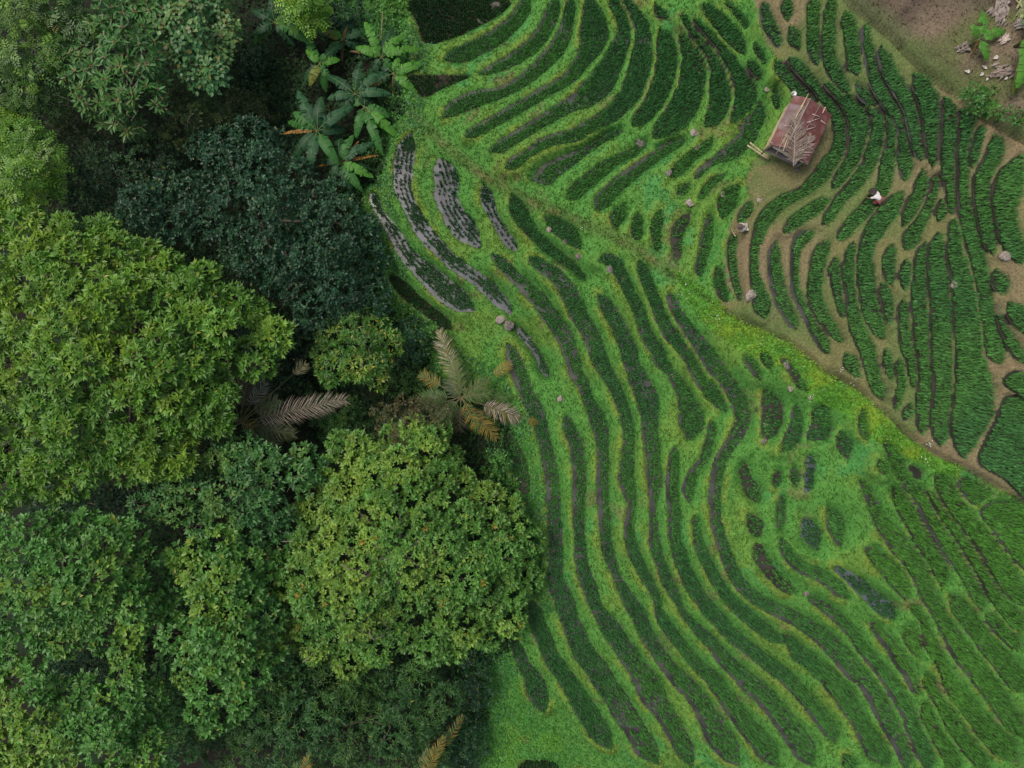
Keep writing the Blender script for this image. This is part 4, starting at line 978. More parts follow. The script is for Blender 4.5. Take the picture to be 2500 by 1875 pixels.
def make_tree(name, label, cat, spec, outlineT, z0, z1, rmin, rmax, seed, group=None, trunk=0.22, limbs=10, sheet='T', yel=None, gap=0.0, base=None, z_cut=-0.15):
    sp = SPECS[spec]; r = np.random.default_rng(seed)
    P = np.array([pl(sheet, a, b) for a, b in outlineT])
    zm = 0.5 * (z0 + z1)
    k = 32 * CAMZ / (CAMZ - zm)                      # plan units per metre up there
    bb = P.min(0), P.max(0)
    cand = np.stack([r.uniform(bb[0][0], bb[1][0], 9000), r.uniform(bb[0][1], bb[1][1], 9000)], 1)
    sd = sdf(cand[:, 0], cand[:, 1], P)
    dmax = max(1.0, -sd.min())
    lob = []
    for (x, y), s in zip(cand, sd):
        rr = rmin + (rmax - rmin) * r.random()
        if s > -0.55 * rr * k: continue
        if all((x - a[0]) ** 2 + (y - a[1]) ** 2 > (0.66 * (rr + a[2]) * k) ** 2 for a in lob):
            dn = min(1, -s / dmax)
            lob.append((x, y, rr, z0 + (z1 - z0) * (1 - (1 - dn) ** 1.7) + r.normal(0, 0.45 * rr)))
        if len(lob) > 400: break
    if not lob:
        c = P.mean(0); lob = [(c[0], c[1], rmin, z1)]
    Lc = np.array([[*at(a[0], a[1], a[3]), a[3] - a[2] * 0.7] for a in lob]); Lr = np.array([a[2] for a in lob])
    pos, nrm, col = [], [], []
    c0, c1 = np.array(sp['c']), np.array(sp['y'])
    for c, rr in zip(Lc, Lr):
        n = int(sp['dens'] * 2 * math.pi * rr * rr * 0.62 * (1 - gap))
        v = r.normal(0, 1, (n * 2, 3)); v /= np.linalg.norm(v, axis=1)[:, None]
        v = v[v[:, 2] > z_cut][:n]
        rad = rr * (0.80 + 0.25 * r.random(len(v)) + 0.16 * (vnoise(v[:, 0] * 3 + c[0], v[:, 1] * 3 + c[1] + v[:, 2] * 2, 1.0, 7) - 0.5))
        p = c + v * rad[:, None] * np.array([1, 1, 0.85])
        # drop what is buried in neighbouring lobes
        dd = np.linalg.norm((p[:, None] - Lc[None]) / np.array([1, 1, 0.85]), axis=2) / Lr[None]
        ok = (dd < 0.74).sum(1) == 0
        p, v = p[ok], v[ok]
        nn = v * 0.75 + np.array([0, 0, 0.75]) + r.normal(0, 0.18, v.shape)
        nn /= np.linalg.norm(nn, axis=1)[:, None]
        lobe_t = r.normal(0, 0.07)
        t = sstep(sp['ya'] - 0.20, sp['ya'] + 0.20, 0.6 * fbm(p[:, 0], p[:, 1], 1.5, 30) + 0.4 * fbm(p[:, 0], p[:, 1], 5.0, 37) + lobe_t + 0.12 * (v[:, 2] - 0.6) + r.normal(0, 0.07, len(p)))
        cc = c0 + (c1 - c0) * t[:, None]
        cc = cc * (0.82 + 0.36 * r.random((len(p), 1))) * (1 + r.normal(0, 0.07))
        pos.append(p); nrm.append(nn); col.append(cc)
    pos = np.vstack(pos); nrm = np.vstack(nrm); col = np.vstack(col)
    if yel is not None:      # older, rusty-yellow leaves on some twigs
        t = r.random(len(pos)) < yel[0] * (fbm(pos[:, 0], pos[:, 1], 1.8, 33) > 0.58)
        col[t] = np.array(yel[1]) * (0.7 + 0.6 * r.random((t.sum(), 1)))
    V, F, C = rosettes(pos, nrm, sp, col, r)
    if spec == 'star':       # pinkish buds in the heart of each rosette
        s2 = dict(n=5, len=0.2, w=0.35, el=(10, 60), off=0.02, ypr=0)
        V2, F2, C2 = rosettes(pos + nrm * 0.06, nrm, s2, np.tile(np.array([[0.30, 0.18, 0.10]]), (len(pos), 1)), r)
        F = np.vstack([F, F2 + len(V)]); V = np.vstack([V, V2]); C = np.vstack([C, C2])
    cen = P.mean(0)
    g = ground_at(*(base if base else (cen[0], cen[1])))
    g.z -= 0.1
    root = empty(name, g, label, cat, group)
    off = np.array(g)
    link('crown', new_mesh('crown', V - off, F, C), M['glossleaf' if sp.get('gloss') else 'leaf'], root)
    # trunk and limbs
    top = Lc.mean(0); top[2] = np.percentile(Lc[:, 2], 60)
    if trunk > 0:
        b = MB(); fork = np.array(g) * 0.45 + top * 0.55
        mid = (np.array(g) + fork) / 2 + r.normal(0, 0.15, 3) * np.array([1, 1, 0])
        b.tube([np.array(g) - (0, 0, 0.3), mid, fork], [trunk * 1.25, trunk, trunk * 0.75], 8)
        b.build('trunk', M['bark'], root, True)
        order = r.permutation(len(Lc))[:limbs]
        for i in order:
            q = Lc[i] + (0, 0, Lr[i] * 0.55)
            m1 = fork * 0.55 + q * 0.45 + r.normal(0, 0.2, 3) + (0, 0, -0.25)
            b = MB(); b.tube([fork, m1, q], [trunk * 0.55, trunk * 0.32, trunk * 0.1], 6)
            for _ in range(3):
                e = q + r.normal(0, 1, 3) * Lr[i] * np.array([0.6, 0.6, 0.3])
                b.tube([m1 * 0.4 + q * 0.6, (q + e) / 2 + r.normal(0, 0.1, 3), e], [trunk * 0.2, trunk * 0.12, trunk * 0.05], 5)
            b.build('limb', M['twig'] if spec in ('fine', 'star', 'pinnate') else M['bark'], root, True)
    print(name, spec, 'lobes', len(lob), 'tris', len(F))
    return root

FT = 'forest trees'
make_tree('broadleaf_tree', 'huge domed tree with starry rosettes of glossy yellow-green leaves beside the dead palm', 'tree', 'umbrella',
  [(-60, 455), (90, 450), (160, 468), (235, 475), (330, 540), (420, 555), (500, 620), (560, 655), (618, 690), (618, 765), (560, 805), (532, 830), (522, 905), (470, 935), (420, 955), (410, 1012), (330, 1045), (250, 1035), (150, 1075), (60, 1085), (-60, 1095)],
  5.0, 10.0, 0.85, 1.6, 1, FT, 0.4, 16)
make_tree('evergreen_tree', 'large blackish-green evergreen with small glossy oval leaves beside the banana plants', 'tree', 'deep',
  [(400, 300), (500, 250), (600, 252), (622, 312), (682, 372), (760, 420), (802, 480), (834, 580), (822, 662), (700, 705), (640, 722), (600, 665), (480, 565), (430, 525), (330, 505), (235, 470), (220, 400), (300, 385), (380, 372)],
  1.5, 6.5, 0.9, 1.6, 2, FT, 0.3, 10)
make_tree('evergreen_tree', 'low dark tree of fine leaves under the star-leaved tree', 'tree', 'deepfine',
  [(105, 325), (200, 300), (250, 330), (330, 308), (375, 300), (405, 335), (385, 385), (250, 425), (200, 465), (95, 440)],
  0.5, 3.5, 0.8, 1.4, 3, FT, 0.16, 6)
make_tree('feathery_tree', 'bright lime tree with feathery leaves at the forest margin', 'tree', 'lime',
  [(-60, 225), (50, 235), (95, 295), (112, 350), (92, 435), (40, 445), (-60, 450)], 4.0, 7.5, 0.9, 1.4, 4, FT, 0.16, 6)
make_tree('feathery_tree', 'dark feathery tree with lime shoot tips and bare twigs', 'tree', 'pinnate',
  [(-60, -60), (150, -60), (190, 60), (140, 110), (110, 200), (70, 245), (-60, 235)], 3.0, 6.0, 0.9, 1.4, 5, FT, 0.16, 8, gap=0.15)
make_tree('star_leaved_tree', 'tree with large star-shaped leaf rosettes and pinkish bud centres', 'tree', 'star',
  [(125, 130), (185, 20), (230, -50), (340, -50), (365, 50), (385, 140), (345, 205), (305, 295), (265, 285), (185, 250), (125, 175)], 4.0, 6.5, 0.8, 1.3, 6, FT, 0.16, 9, gap=0.0, base=(300, 380))
make_tree('heart_leaved_tree', 'tree with pale green heart-shaped leaves overhanging the dark gully', 'tree', 'heart',
  [(270, -60), (475, -60), (505, 60), (482, 110), (495, 172), (462, 208), (390, 185), (350, 100), (300, 40)], 3.5, 6.0, 0.8, 1.3, 7, FT, 0.16, 8)
make_tree('olive_tree', 'dull olive small-leaved tree between the heart-leaved tree and the dark evergreen', 'tree', 'olive',
  [(325, 165), (440, 180), (500, 245), (450, 310), (400, 340), (335, 290)], 0.5, 3.0, 0.7, 1.1, 8, FT, 0.12, 6)
make_tree('broadleaf_tree', 'mid-green oval-leaved tree below the dead palm', 'tree', 'ovaldark',
  [(425, 1015), (468, 950), (540, 938), (600, 960), (662, 968), (702, 1012), (692, 1085), (622, 1115), (562, 1185), (490, 1155), (400, 1165), (300, 1125), (240, 1085), (330, 1045)],
  3.0, 6.5, 0.8, 1.4, 9, FT, 0.25, 8)
make_tree('broadleaf_tree', 'green oval-leaved tree with a few orange leaves by a brown bare gap', 'tree', 'oval',
  [(-60, 1125), (60, 1108), (150, 1118), (220, 1090), (292, 1130), (335, 1200), (345, 1330), (305, 1420), (250, 1452), (190, 1400), (120, 1420), (-60, 1440)],
  4.5, 9.0, 0.8, 1.5, 10, FT, 0.3, 10)
make_tree('broadleaf_tree', 'oval-leaved tree with yellow patches leaning on the light-green giant', 'tree', 'oval',
  [(350, 1200), (440, 1150), (540, 1172), (592, 1250), (592, 1300), (622, 1400), (585, 1480), (505, 1560), (440, 1605), (400, 1535), (342, 1400), (332, 1300)],
  3.5, 8.0, 0.8, 1.5, 11, FT, 0.28, 10)
make_tree('broadleaf_tree', 'yellowish oval-leaved tree over the corner of the gully', 'tree', 'oval',
  [(-60, 1440), (100, 1428), (165, 1485), (250, 1425), (325, 1462), (352, 1560), (365, 1720), (-60, 1720)], 5.0, 8.5, 0.8, 1.5, 12, FT, 0.28, 9)
make_tree('spreading_tree', 'wide spreading light-green tree with fine leaves touching the terrace edge', 'tree', 'fine',
  [(690, 965), (750, 920), (830, 930), (880, 905), (960, 892), (1010, 992), (1060, 1050), (1130, 1090), (1165, 1160), (1165, 1290), (1112, 1380), (1060, 1420), (960, 1442), (900, 1420), (800, 1472), (700, 1452), (620, 1412), (570, 1350), (558, 1232), (620, 1132), (680, 1062)],
  2.5, 7.5, 0.8, 1.5, 13, FT, 0.38, 18, yel=(0.035, (0.26, 0.20, 0.03)))
make_tree('narrow_leaved_tree', 'dark tree with narrow drooping leaves under the light-green giant', 'tree', 'narrow',
  [(560, 1482), (700, 1440), (800, 1482), (900, 1440), (960, 1462), (1005, 1505), (965, 1560), (955, 1720), (520, 1720), (430, 1720), (440, 1620)], 0.5, 4.5, 1.0, 1.6, 14, FT, 0.25, 8)
make_tree('brownish_tree', 'small brownish fine-leaved tree between the green palm and the light-green giant', 'tree', 'brownish',
  [(800, 885), (880, 850), (950, 858), (995, 905), (900, 958), (820, 945)], 1.5, 4.5, 0.7, 1.1, 15, FT, 0.12, 6)
make_tree('mango_tree', 'tree with cream-yellow young shoots between the two palms', 'tree', 'mango',
  [(690, 700), (760, 668), (822, 660), (852, 720), (872, 780), (822, 832), (760, 842), (690, 832), (678, 760)], 2.0, 5.5, 0.8, 1.3, 16, FT, 0.2, 8)
make_tree('feathery_tree', 'bright fern-leaved sapling above the dark banana plant', 'tree', 'lime',
  [(615, -50), (705, -50), (700, 40), (645, 65), (610, 30)], 2.5, 4.0, 0.6, 0.9, 17, FT, 0.08, 4)
# understorey shrubs
US = 'shrubs of the forest understorey'
SH = [
 ('shrubdark', [(850, 690), (905, 690), (925, 740), (905, 790), (865, 790)], 0.3, 2.0, 'blue-black shrub between the cream-shooted tree and the mud paddy'),
 ('shrub', [(835, 640), (900, 640), (955, 710), (985, 760), (955, 775), (900, 730), (850, 690)], -0.8, 0.6, 'leafy green shrub along the lowest mud paddy'),
 ('shrub', [(1050, 965), (1105, 960), (1125, 1040), (1120, 1110), (1080, 1090), (1045, 1040)], -0.8, 1.2, 'green shrub between the spreading tree and the lowest terrace'),
 ('shrubdark', [(1000, 1420), (1060, 1415), (1060, 1500), (1040, 1560), (990, 1540)], -2.0, 0.0, 'dark shrub at the foot of the spreading tree by the weedy bank'),
 ('shrubdark', [(980, 1545), (1040, 1560), (1050, 1640), (1000, 1700), (960, 1680)], -2.2, -0.5, 'dark shrub beside the yellow palm leaves'),
 ('shrub', [(785, -40), (895, -40), (905, 85), (860, 105), (800, 65)], -0.6, 0.8, 'dense low green bush beside the top mud paddy'),
 ('shrubdark', [(690, -40), (790, -40), (800, 60), (740, 90), (690, 60)], -1.5, 0.2, 'dark low bush between the banana plants and the dense bush'),
 ('shrubdark', [(500, 60), (600, 50), (620, 150), (560, 200), (500, 180)], -3.2, -1.4, 'dark undergrowth bush beside the shaded banana plant'),
 ('olive', [(490, 190), (570, 200), (600, 260), (540, 280), (490, 250)], -2.0, 0.5, 'dull green bush between the heart-leaved tree and the banana clump'),
 ('shrubdark', [(600, 170), (700, 180), (720, 300), (640, 310), (600, 260)], -3.0, -1.2, 'dark undergrowth bush under the largest banana plant'),
 ('shrubdark', [(690, 300), (800, 250), (830, 330), (790, 420), (700, 380)], -2.6, -0.8, 'dark bush below the banana clump'),
 ('olive', [(95, 190), (200, 240), (250, 300), (180, 320), (100, 310)], -1.0, 1.0, 'shadowy bush under the dark feathery tree'),
 ('deepfine', [(230, 240), (330, 270), (350, 310), (260, 330)], -2.0, 0.0, 'shadowy bush behind the bare trunk of the star-leaved tree'),
 ('narrow', [(640, 830), (760, 850), (820, 900), (780, 960), (690, 960)], -3.5, -1.5, 'dark narrow-leaved bush deep in the gap below the dead palm leaf'),
 ('shrubdark', [(500, 700), (660, 690), (690, 800), (640, 850), (540, 850)], -4.2, -2.4, 'dark bush deep in the gap behind the dead palm'),
 ('narrow', [(840, 790), (930, 790), (960, 850), (880, 860), (830, 840)], -1.5, 0.4, 'fan-leaved dark bush beneath the green palm'),
 ('shrubdark', [(60, 1060), (260, 1050), (330, 1130), (230, 1110), (60, 1110)], -2.0, 0.5, 'dark bush in the gap between the two biggest crowns'),
 ('ovaldark', [(550, 1120), (650, 1100), (650, 1190), (560, 1230)], 2.0, 3.6, 'dark bush in the seam beside the light-green giant'),
 ('ovaldark', [(600, 1330), (660, 1420), (640, 1510), (560, 1510), (560, 1380)], 1.0, 3.2, 'shaded bush in the gap beside the yellow-patched tree'),
 ('ovaldark', [(330, 1400), (420, 1520), (440, 1640), (360, 1660), (330, 1540)], -1.0, 1.5, 'shaded bush between the yellowish tree and the yellow-patched tree'),
 ('shrubdark', [(110, 1400), (260, 1400), (290, 1480), (150, 1500), (90, 1450)], -2.0, 0.5, 'shaded bush in the brown bare gap'),
 ('shrub', [(2375, 195), (2440, 205), (2465, 250), (2440, 290), (2390, 285), (2360, 240)], None, 0.8, 'fresh green leafy shrub on the brown clearing below the young banana'),
 ('shrub', [(2445, 250), (2500, 240), (2510, 320), (2460, 310)], None, 0.6, 'low green bush against the end of the upper ditch'),
]
for i, (sp, poly, a, b, lb) in enumerate(SH):
    sh = 'T'
    if a is None:
        sh = 'Q'; c = np.mean(poly, 0); zg = ground_at(*c).z; a, b = zg + 0.1, zg + b
    make_tree('shrub', lb, 'shrub', sp, poly, a, b, 0.45, 0.8, 40 + i, US if sh == 'T' else None, 0.05, 3, sheet=sh)

# low broad-leaved weeds on margins (nobody could count them)
def weeds(name, label, n, seed, sel, size, cols, lift=0.25):
    r = np.random.default_rng(seed)
    x = r.uniform(-41, 41, n); y = r.uniform(-31, 31, n)
    ok = sel(x, y); x, y = x[ok], y[ok]; N = len(x)
    p = np.stack([x, y, hs(x, y) + lift * r.random(N) * (0.4 + fbm(x, y, 1.0, 12))], 1)
    a = r.random(N) * 6.283; e = r.uniform(-0.3, 0.7, N)
    d = np.stack([np.cos(a) * np.cos(e), np.sin(a) * np.cos(e), np.sin(e)], 1)
    up = np.tile(np.array([[0, 0, 1.0]]), (N, 1)) + r.normal(0, 0.2, (N, 3))
    t = sstep(0.4, 0.6, fbm(x, y, 1.6, 14))[:, None]
    c = np.array(cols[0]) * (1 - t) + np.array(cols[1]) * t
    L = size * (0.6 + 0.8 * r.random(N))
    V, F, C = kites(p, d, up, L, L * 0.55, c * (0.7 + 0.6 * r.random((N, 1))))
    o = link(name, new_mesh(name, V, F, C), M['floorleaf' if 'forest' in name else 'leaf']); tag(o, label, None, None, 'stuff')
    print(name, len(F))
PXf = PXg; 
def s_weed(x, y):
    return grid_at(wd, x, y) & (grid_at(SD, x, y) > 0.05)
weeds('ditch_weeds', 'yellow-green leafy weeds along the ditch bank', 500000, 61, s_weed, 0.16, [(0.08, 0.24, 0.025), (0.15, 0.27, 0.022)])
edge_d = np.where(forest, 0, 1)
FD = dline(PXg, PYg, FOREST) / 32
def s_edge(x, y):
    return (grid_at(FD, x, y) < 1.9 + 1.4 * (fbm(x, y, 2.0, 16) - 0.5)) & (grid_at(SD, x, y) > 0.15) & (x > -16)
weeds('margin_weeds', 'broad-leaved green weeds along the forest margin', 420000, 63, s_edge, 0.17, [(0.035, 0.15, 0.03), (0.06, 0.22, 0.03)], 0.4)
def s_for(x, y):
    return grid_at(forest, x, y)
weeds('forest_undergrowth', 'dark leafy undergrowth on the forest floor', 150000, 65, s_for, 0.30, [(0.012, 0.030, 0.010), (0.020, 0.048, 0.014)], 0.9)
BL = [(1080, 1560), (1190, 1540), (1290, 1620), (1330, 1760), (1420, 1830), (1400, 1880), (1150, 1880), (1120, 1700)]
bl_m = inside(PXg, PYg, np.array(BL, float)[:, :2] * 1.0)
def s_bl(x, y):
    return grid_at(bl_m, x, y) & (grid_at(SD, x, y) > 0.1)
weeds('bank_weeds', 'mixed bright weeds on the lowest grassy corner', 350000, 67, s_bl, 0.15, [(0.05, 0.22, 0.03), (0.11, 0.28, 0.02)], 0.2)
# ------------------------------------------------------------------ banana plants
def banana_leaf(parent, base, tip, width, col, rise, seed, torn=0.5, rib=(0.16, 0.25, 0.06)):
    r = np.random.default_rng(seed)
    base = np.array(base, float); tip = np.array(tip, float)
    n = 15
    t = np.linspace(0, 1, n + 1)
    ctrl = (base + tip) / 2 + np.array([0, 0, rise])
    P = ((1 - t) ** 2)[:, None] * base + (2 * t * (1 - t))[:, None] * ctrl + (t ** 2)[:, None] * tip
    T = np.gradient(P, axis=0); T /= np.linalg.norm(T, axis=1)[:, None]
    S = np.cross(T, [0, 0, 1.0]); S /= np.linalg.norm(S, axis=1)[:, None] + 1e-9
    U = np.cross(S, T)
    prof = np.where(t < 0.12, 0.02, np.sin(np.clip((t - 0.10) / 0.92, 0, 1) ** 0.62 * np.pi) ** 0.55)
    prof = np.nan_to_num(prof) * width * 0.5
    m = MB()
    m.tube(P, np.linspace(0.035, 0.008, n + 1), 5, rib)
    for sg in (-1, 1):
        droop = -0.10; fold = 0.22
        seglo = 2
        for i in range(seglo, n):
            w0, w1 = prof[i], prof[i + 1]
            tear = r.random() < torn
            sh = (r.normal(0, 0.10) if tear else 0.0)
            fo = fold + (r.normal(0, 0.35) if tear else 0.0)
            adv = T[i] * (0.25 * w0)
            e0 = P[i] + sg * S[i] * w0 * (1 + sh) + U[i] * w0 * (-fo) + adv
            e1 = P[i + 1] + sg * S[i + 1] * w1 * (1 + sh) + U[i + 1] * w1 * (-fo) + T[i + 1] * 0.25 * w1
            if tear: e1 = e1 + (e0 - e1) * 0.28
            m0 = (P[i] + e0) / 2 + U[i] * w0 * 0.10; m1 = (P[i + 1] + e1) / 2 + U[i + 1] * w1 * 0.10
            c = np.array(col) * (0.88 + 0.24 * r.random())
            m.add([P[i], m0, e0, P[i + 1], m1, e1], [(0, 1, 4), (0, 4, 3), (1, 2, 5), (1, 5, 4)], c)
    return m.build('leaf', M['banana'], parent)
def banana(center, zc, leaves, label, sheet='V', group='banana plants at the forest edge', seed=1, ground=None, name='banana_plant', wid=0.62):
    px, py = pl(sheet, *center)
    g = ground_at(px, py)
    if zc < g.z + 0.8: zc = g.z + 0.8
    top = at3(px, py, zc)
    g = Vector((top.x, top.y, float(hs(top.x, top.y)) - 0.05))
    root = empty(name, g, label, 'banana plant', group)
    b = MB(); b.tube([g, (g + top) / 2 + Vector((0.04, 0.03, 0)), top], ([0.17, 0.14, 0.09] if sheet == 'V' else [0.09, 0.08, 0.06]), 8)
    b.build('pseudostem', M['pstem'], root, True)
    rr_ = np.random.default_rng(seed + 500)
    leaves = list(leaves)
    if sheet == 'V':
        k0 = rr_.random() * 6.28
        for e_ in range(4):
            a_ = k0 + e_ * 1.6 + rr_.normal(0, 0.2); l_ = 190 + 90 * rr_.random()
            leaves.append((center[0] + l_ * math.cos(a_), center[1] + l_ * math.sin(a_), 'd' if rr_.random() < 0.75 else 'g', -0.9))
    for i, lf in enumerate(leaves):
        tx, ty, kind = lf[0], lf[1], lf[2]
        dz = lf[3] if len(lf) > 3 else -0.15
        qx, qy = pl(sheet, tx, ty)
        tp = at3(qx, qy, zc + dz)
        L = (tp - top).length
        cols = {'g': (0.045, 0.165, 0.032), 'b': (0.085, 0.26, 0.03), 'd': (0.022, 0.075, 0.028), 't': (0.034, 0.108, 0.042), 'y': (0.17, 0.20, 0.03), 'o': (0.33, 0.17, 0.03), 'n': (0.16, 0.10, 0.05)}
        dry = kind in 'on'
        banana_leaf(root, top + Vector((0, 0, -0.05)), tp, (wid if not dry else wid * 0.35) * min(1.15, 0.55 + 0.3 * L), cols[kind], 0.30 * L if not dry else 0.12 * L, seed * 31 + i,
                    0.45 if not dry else 0.9, (0.13, 0.22, 0.07) if not dry else (0.25, 0.13, 0.04))
    return root
banana((590, 190), 1.0, [(565, -30, 'd', 0.4), (405, 95, 'd'), (405, 300, 'd'), (745, 120, 'd'), (935, 395, 'g', -0.3), (880, 285, 'd')], 'big shaded banana plant in the dark gully beside the heart-leaved tree', seed=2)
banana((970, 535), 1.2, [(855, 420, 'b'), (1015, 455, 'g', 0.3), (1140, 505, 'b'), (885, 725, 'y'), (1060, 680, 'g'), (985, 720, 'o', -0.7)], 'mid-sized fresh green banana plant beside the red heliconia flower', seed=3)
banana((950, 1100), 2.6, [(785, 765, 't'), (748, 945, 'g'), (1250, 905, 't'), (1130, 1395, 'g'), (890, 1460, 't'), (745, 1345, 'd', -0.6), (615, 1132, 'o', -0.4), (985, 815, 'd', 0.2)], 'tallest banana plant with broad blue-green leaves and one dry orange leaf', seed=4, wid=0.72)
banana((1265, 790), 2.2, [(1320, 515, 'd', 0.2), (1515, 605, 't'), (1575, 795, 't'), (1035, 835, 't'), (1500, 690, 'o', -0.4), (1130, 900, 'd', -0.4)], 'banana plant with tattered blue-green leaves and hanging dead leaves', seed=5)
banana((1345, 900), 2.0, [(1560, 985, 'g'), (1520, 1015, 'y'), (1275, 1165, 'g'), (1500, 1305, 'g'), (1655, 1185, 'b', -0.5), (1270, 1010, 'n', -1.0)], 'banana plant with long drooping leaves over the weedy bank', seed=6)
banana((1140, 1370), 2.0, [(1250, 1140, 'g', 0.1), (1445, 1200, 't'), (1420, 1495, 'b'), (1330, 1615, 'g'), (1240, 1630, 'd', -0.4), (1470, 1310, 'o', -0.4), (960, 1400, 'o', -0.9), (1300, 1190, 'o', -0.2)], 'banana plant with splayed leaves next to the dark evergreen', seed=7)
banana((1490, 480), 1.6, [(1680, 295, 'b'), (1825, 410, 'b'), (1350, 185, 'b', 0.2), (1275, 400, 'b', 0.1), (1400, 400, 'b', 0.2), (1225, 430, 'n', -0.5)], 'bright green banana plant nearest the top mud paddy with a bare dry stalk', seed=8)
banana((1590, 620), 1.4, [(1780, 775, 'b'), (1765, 580, 'b'), (1855, 540, 'b'), (1640, 480, 'b', 0.2), (1820, 600, 'o', -0.3), (1590, 820, 'o', -0.8)], 'small bright banana plant with orange dying leaves at the bank', seed=9)
banana((1160, 330), 0.6, [(1000, 265, 'y'), (1085, 255, 'b', 0.2), (1350, 260, 't'), (1200, 230, 'o', 0.2), (1160, 560, 'n', -0.8)], 'low banana plant with pale yellow leaf tips in the shade', seed=10)
banana((955, 265), float(ground_at(*pl('Z', 955, 265)).z) + 0.5, [(980, 78, 'b'), (898, 175, 'b', 0.2), (1138, 205, 'b'), (1012, 418, 'b'), (890, 400, 'n', -0.7)], 'young bright banana plant alone on the brown clearing', sheet='Z', group=None, seed=11, wid=0.55)
banana((1300, 250), float(ground_at(*pl('Z', 1240, 250)).z) + 1.0, [(1240, 420, 'b', 0.1), (1215, 600, 'b'), (1390, 330, 'b'), (1290, 60, 'b'), (1190, 640, 'y', -0.7)], 'large banana plant whose long leaf hangs into the clearing', sheet='Z', group=None, seed=12, wid=0.8)

# red flower in the shade
q = at3(*pl('V', 1068, 335), 0.2); g = ground_at(*pl('V', 1068, 335))
m = MB(); m.tube([g, (g + q) / 2, q], [0.02, 0.018, 0.015], 5, (0.05, 0.12, 0.03))
for i in range(6):
    a = i * 1.05
    d = Vector((math.cos(a) * 0.16, math.sin(a) * 0.16, 0.10))
    m.tube([q, q + d * 0.6, q + d], [0.03, 0.05, 0.004], 5, (0.16, 0.008, 0.010))
tag(m.build('heliconia_flower', M['banana']), 'dark red heliconia flower standing among the banana plants', 'flower')

# ------------------------------------------------------------------ palms
def frond(parent, base, tip, llen, col, rise, seed, start=0.12, n=44, name='frond', rib=(0.16, 0.15, 0.06), droop=0.35, lw=0.045, col2=None):
    r = np.random.default_rng(seed)
    base = np.array(base, float); tip = np.array(tip, float)
    t = np.linspace(0, 1, 9)
    ctrl = (base + tip) / 2 + np.array([0, 0, rise])
    def B(t): return ((1 - t) ** 2)[:, None] * base + (2 * t * (1 - t))[:, None] * ctrl + (t ** 2)[:, None] * tip
    m = MB(); m.tube(B(t), np.linspace(0.045, 0.010, 9), 5, rib)
    s = np.linspace(start, 1.0, n)
    P = B(s); T = 2 * (1 - s)[:, None] * (ctrl - base) + 2 * s[:, None] * (tip - ctrl); T /= np.linalg.norm(T, axis=1)[:, None]
    S = np.cross(T, [0, 0, 1.0]); S /= np.linalg.norm(S, axis=1)[:, None] + 1e-9
    u = (s - start) / (1 - start + 1e-9)
    ln = llen * 1.2 * (0.45 + 0.75 * np.sin(np.clip(u * 0.85 + 0.12, 0, 1) * np.pi)) * (0.85 + 0.3 * r.random(n))
    for sg in (-1, 1):
        d = T * (0.45 + 0.5 * u[:, None]) + sg * S * (1 - 0.35 * u[:, None]) + np.array([0, 0, 0.12]) + r.normal(0, 0.14, (n, 3))
        d /= np.linalg.norm(d, axis=1)[:, None]
        mid = P + d * ln[:, None] * 0.55
        end = P + d * ln[:, None] + np.array([0, 0, -1.0]) * (ln * droop)[:, None]
        pw = np.cross(d, [0, 0, 1.0]); pw /= np.linalg.norm(pw, axis=1)[:, None] + 1e-9
        pw = pw * lw * 0.5
        V = np.stack([P - pw * 0.6, P + pw * 0.6, mid - pw, mid + pw, end], 1).reshape(-1, 3)
        k = np.arange(n)[:, None] * 5
        F = np.vstack([k + np.array([0, 1, 3]), k + np.array([0, 3, 2]), k + np.array([2, 3, 4])])
        c = np.array(col) * (0.75 + 0.5 * r.random((n, 1)))
        if col2 is not None:
            w = (r.random((n, 1)) < 0.5) * 1.0
            c = c * (1 - w) + np.array(col2) * w * (0.8 + 0.4 * r.random((n, 1)))
        m.add(V, F, np.repeat(c, 5, 0))
    return m.build(name, M['frond'], parent)
GREYDRY = (0.30, 0.27, 0.20); PINKDRY = (0.36, 0.29, 0.21); PGREEN = (0.080, 0.155, 0.036); PYEL = (0.26, 0.19, 0.03); PGREY = (0.13, 0.145, 0.07)
def palm(center, zc, fr, label, sheet, seed, rootpx=None):
    px, py = pl(sheet, *center)
    top = at3(px, py, zc)
    gp = ground_at(*(rootpx or (px, py)))
    gp.z -= 0.1
    root = empty('coconut_palm', gp, label, 'palm')
    b = MB(); mid = (gp + top) / 2 + Vector((0.25, -0.2, 0))
    b.tube([gp, mid, top], [0.22, 0.15, 0.13], 10); b.build('trunk', M['bark'], root, True)
    for i, (tx, ty, ll, col, dz, rise, st, n, c2) in enumerate(fr):
        tp = at3(*pl(sheet, tx, ty), zc + dz)
        frond(root, top, tp, ll, col, rise, seed * 17 + i, st, n, col2=c2)
    return root
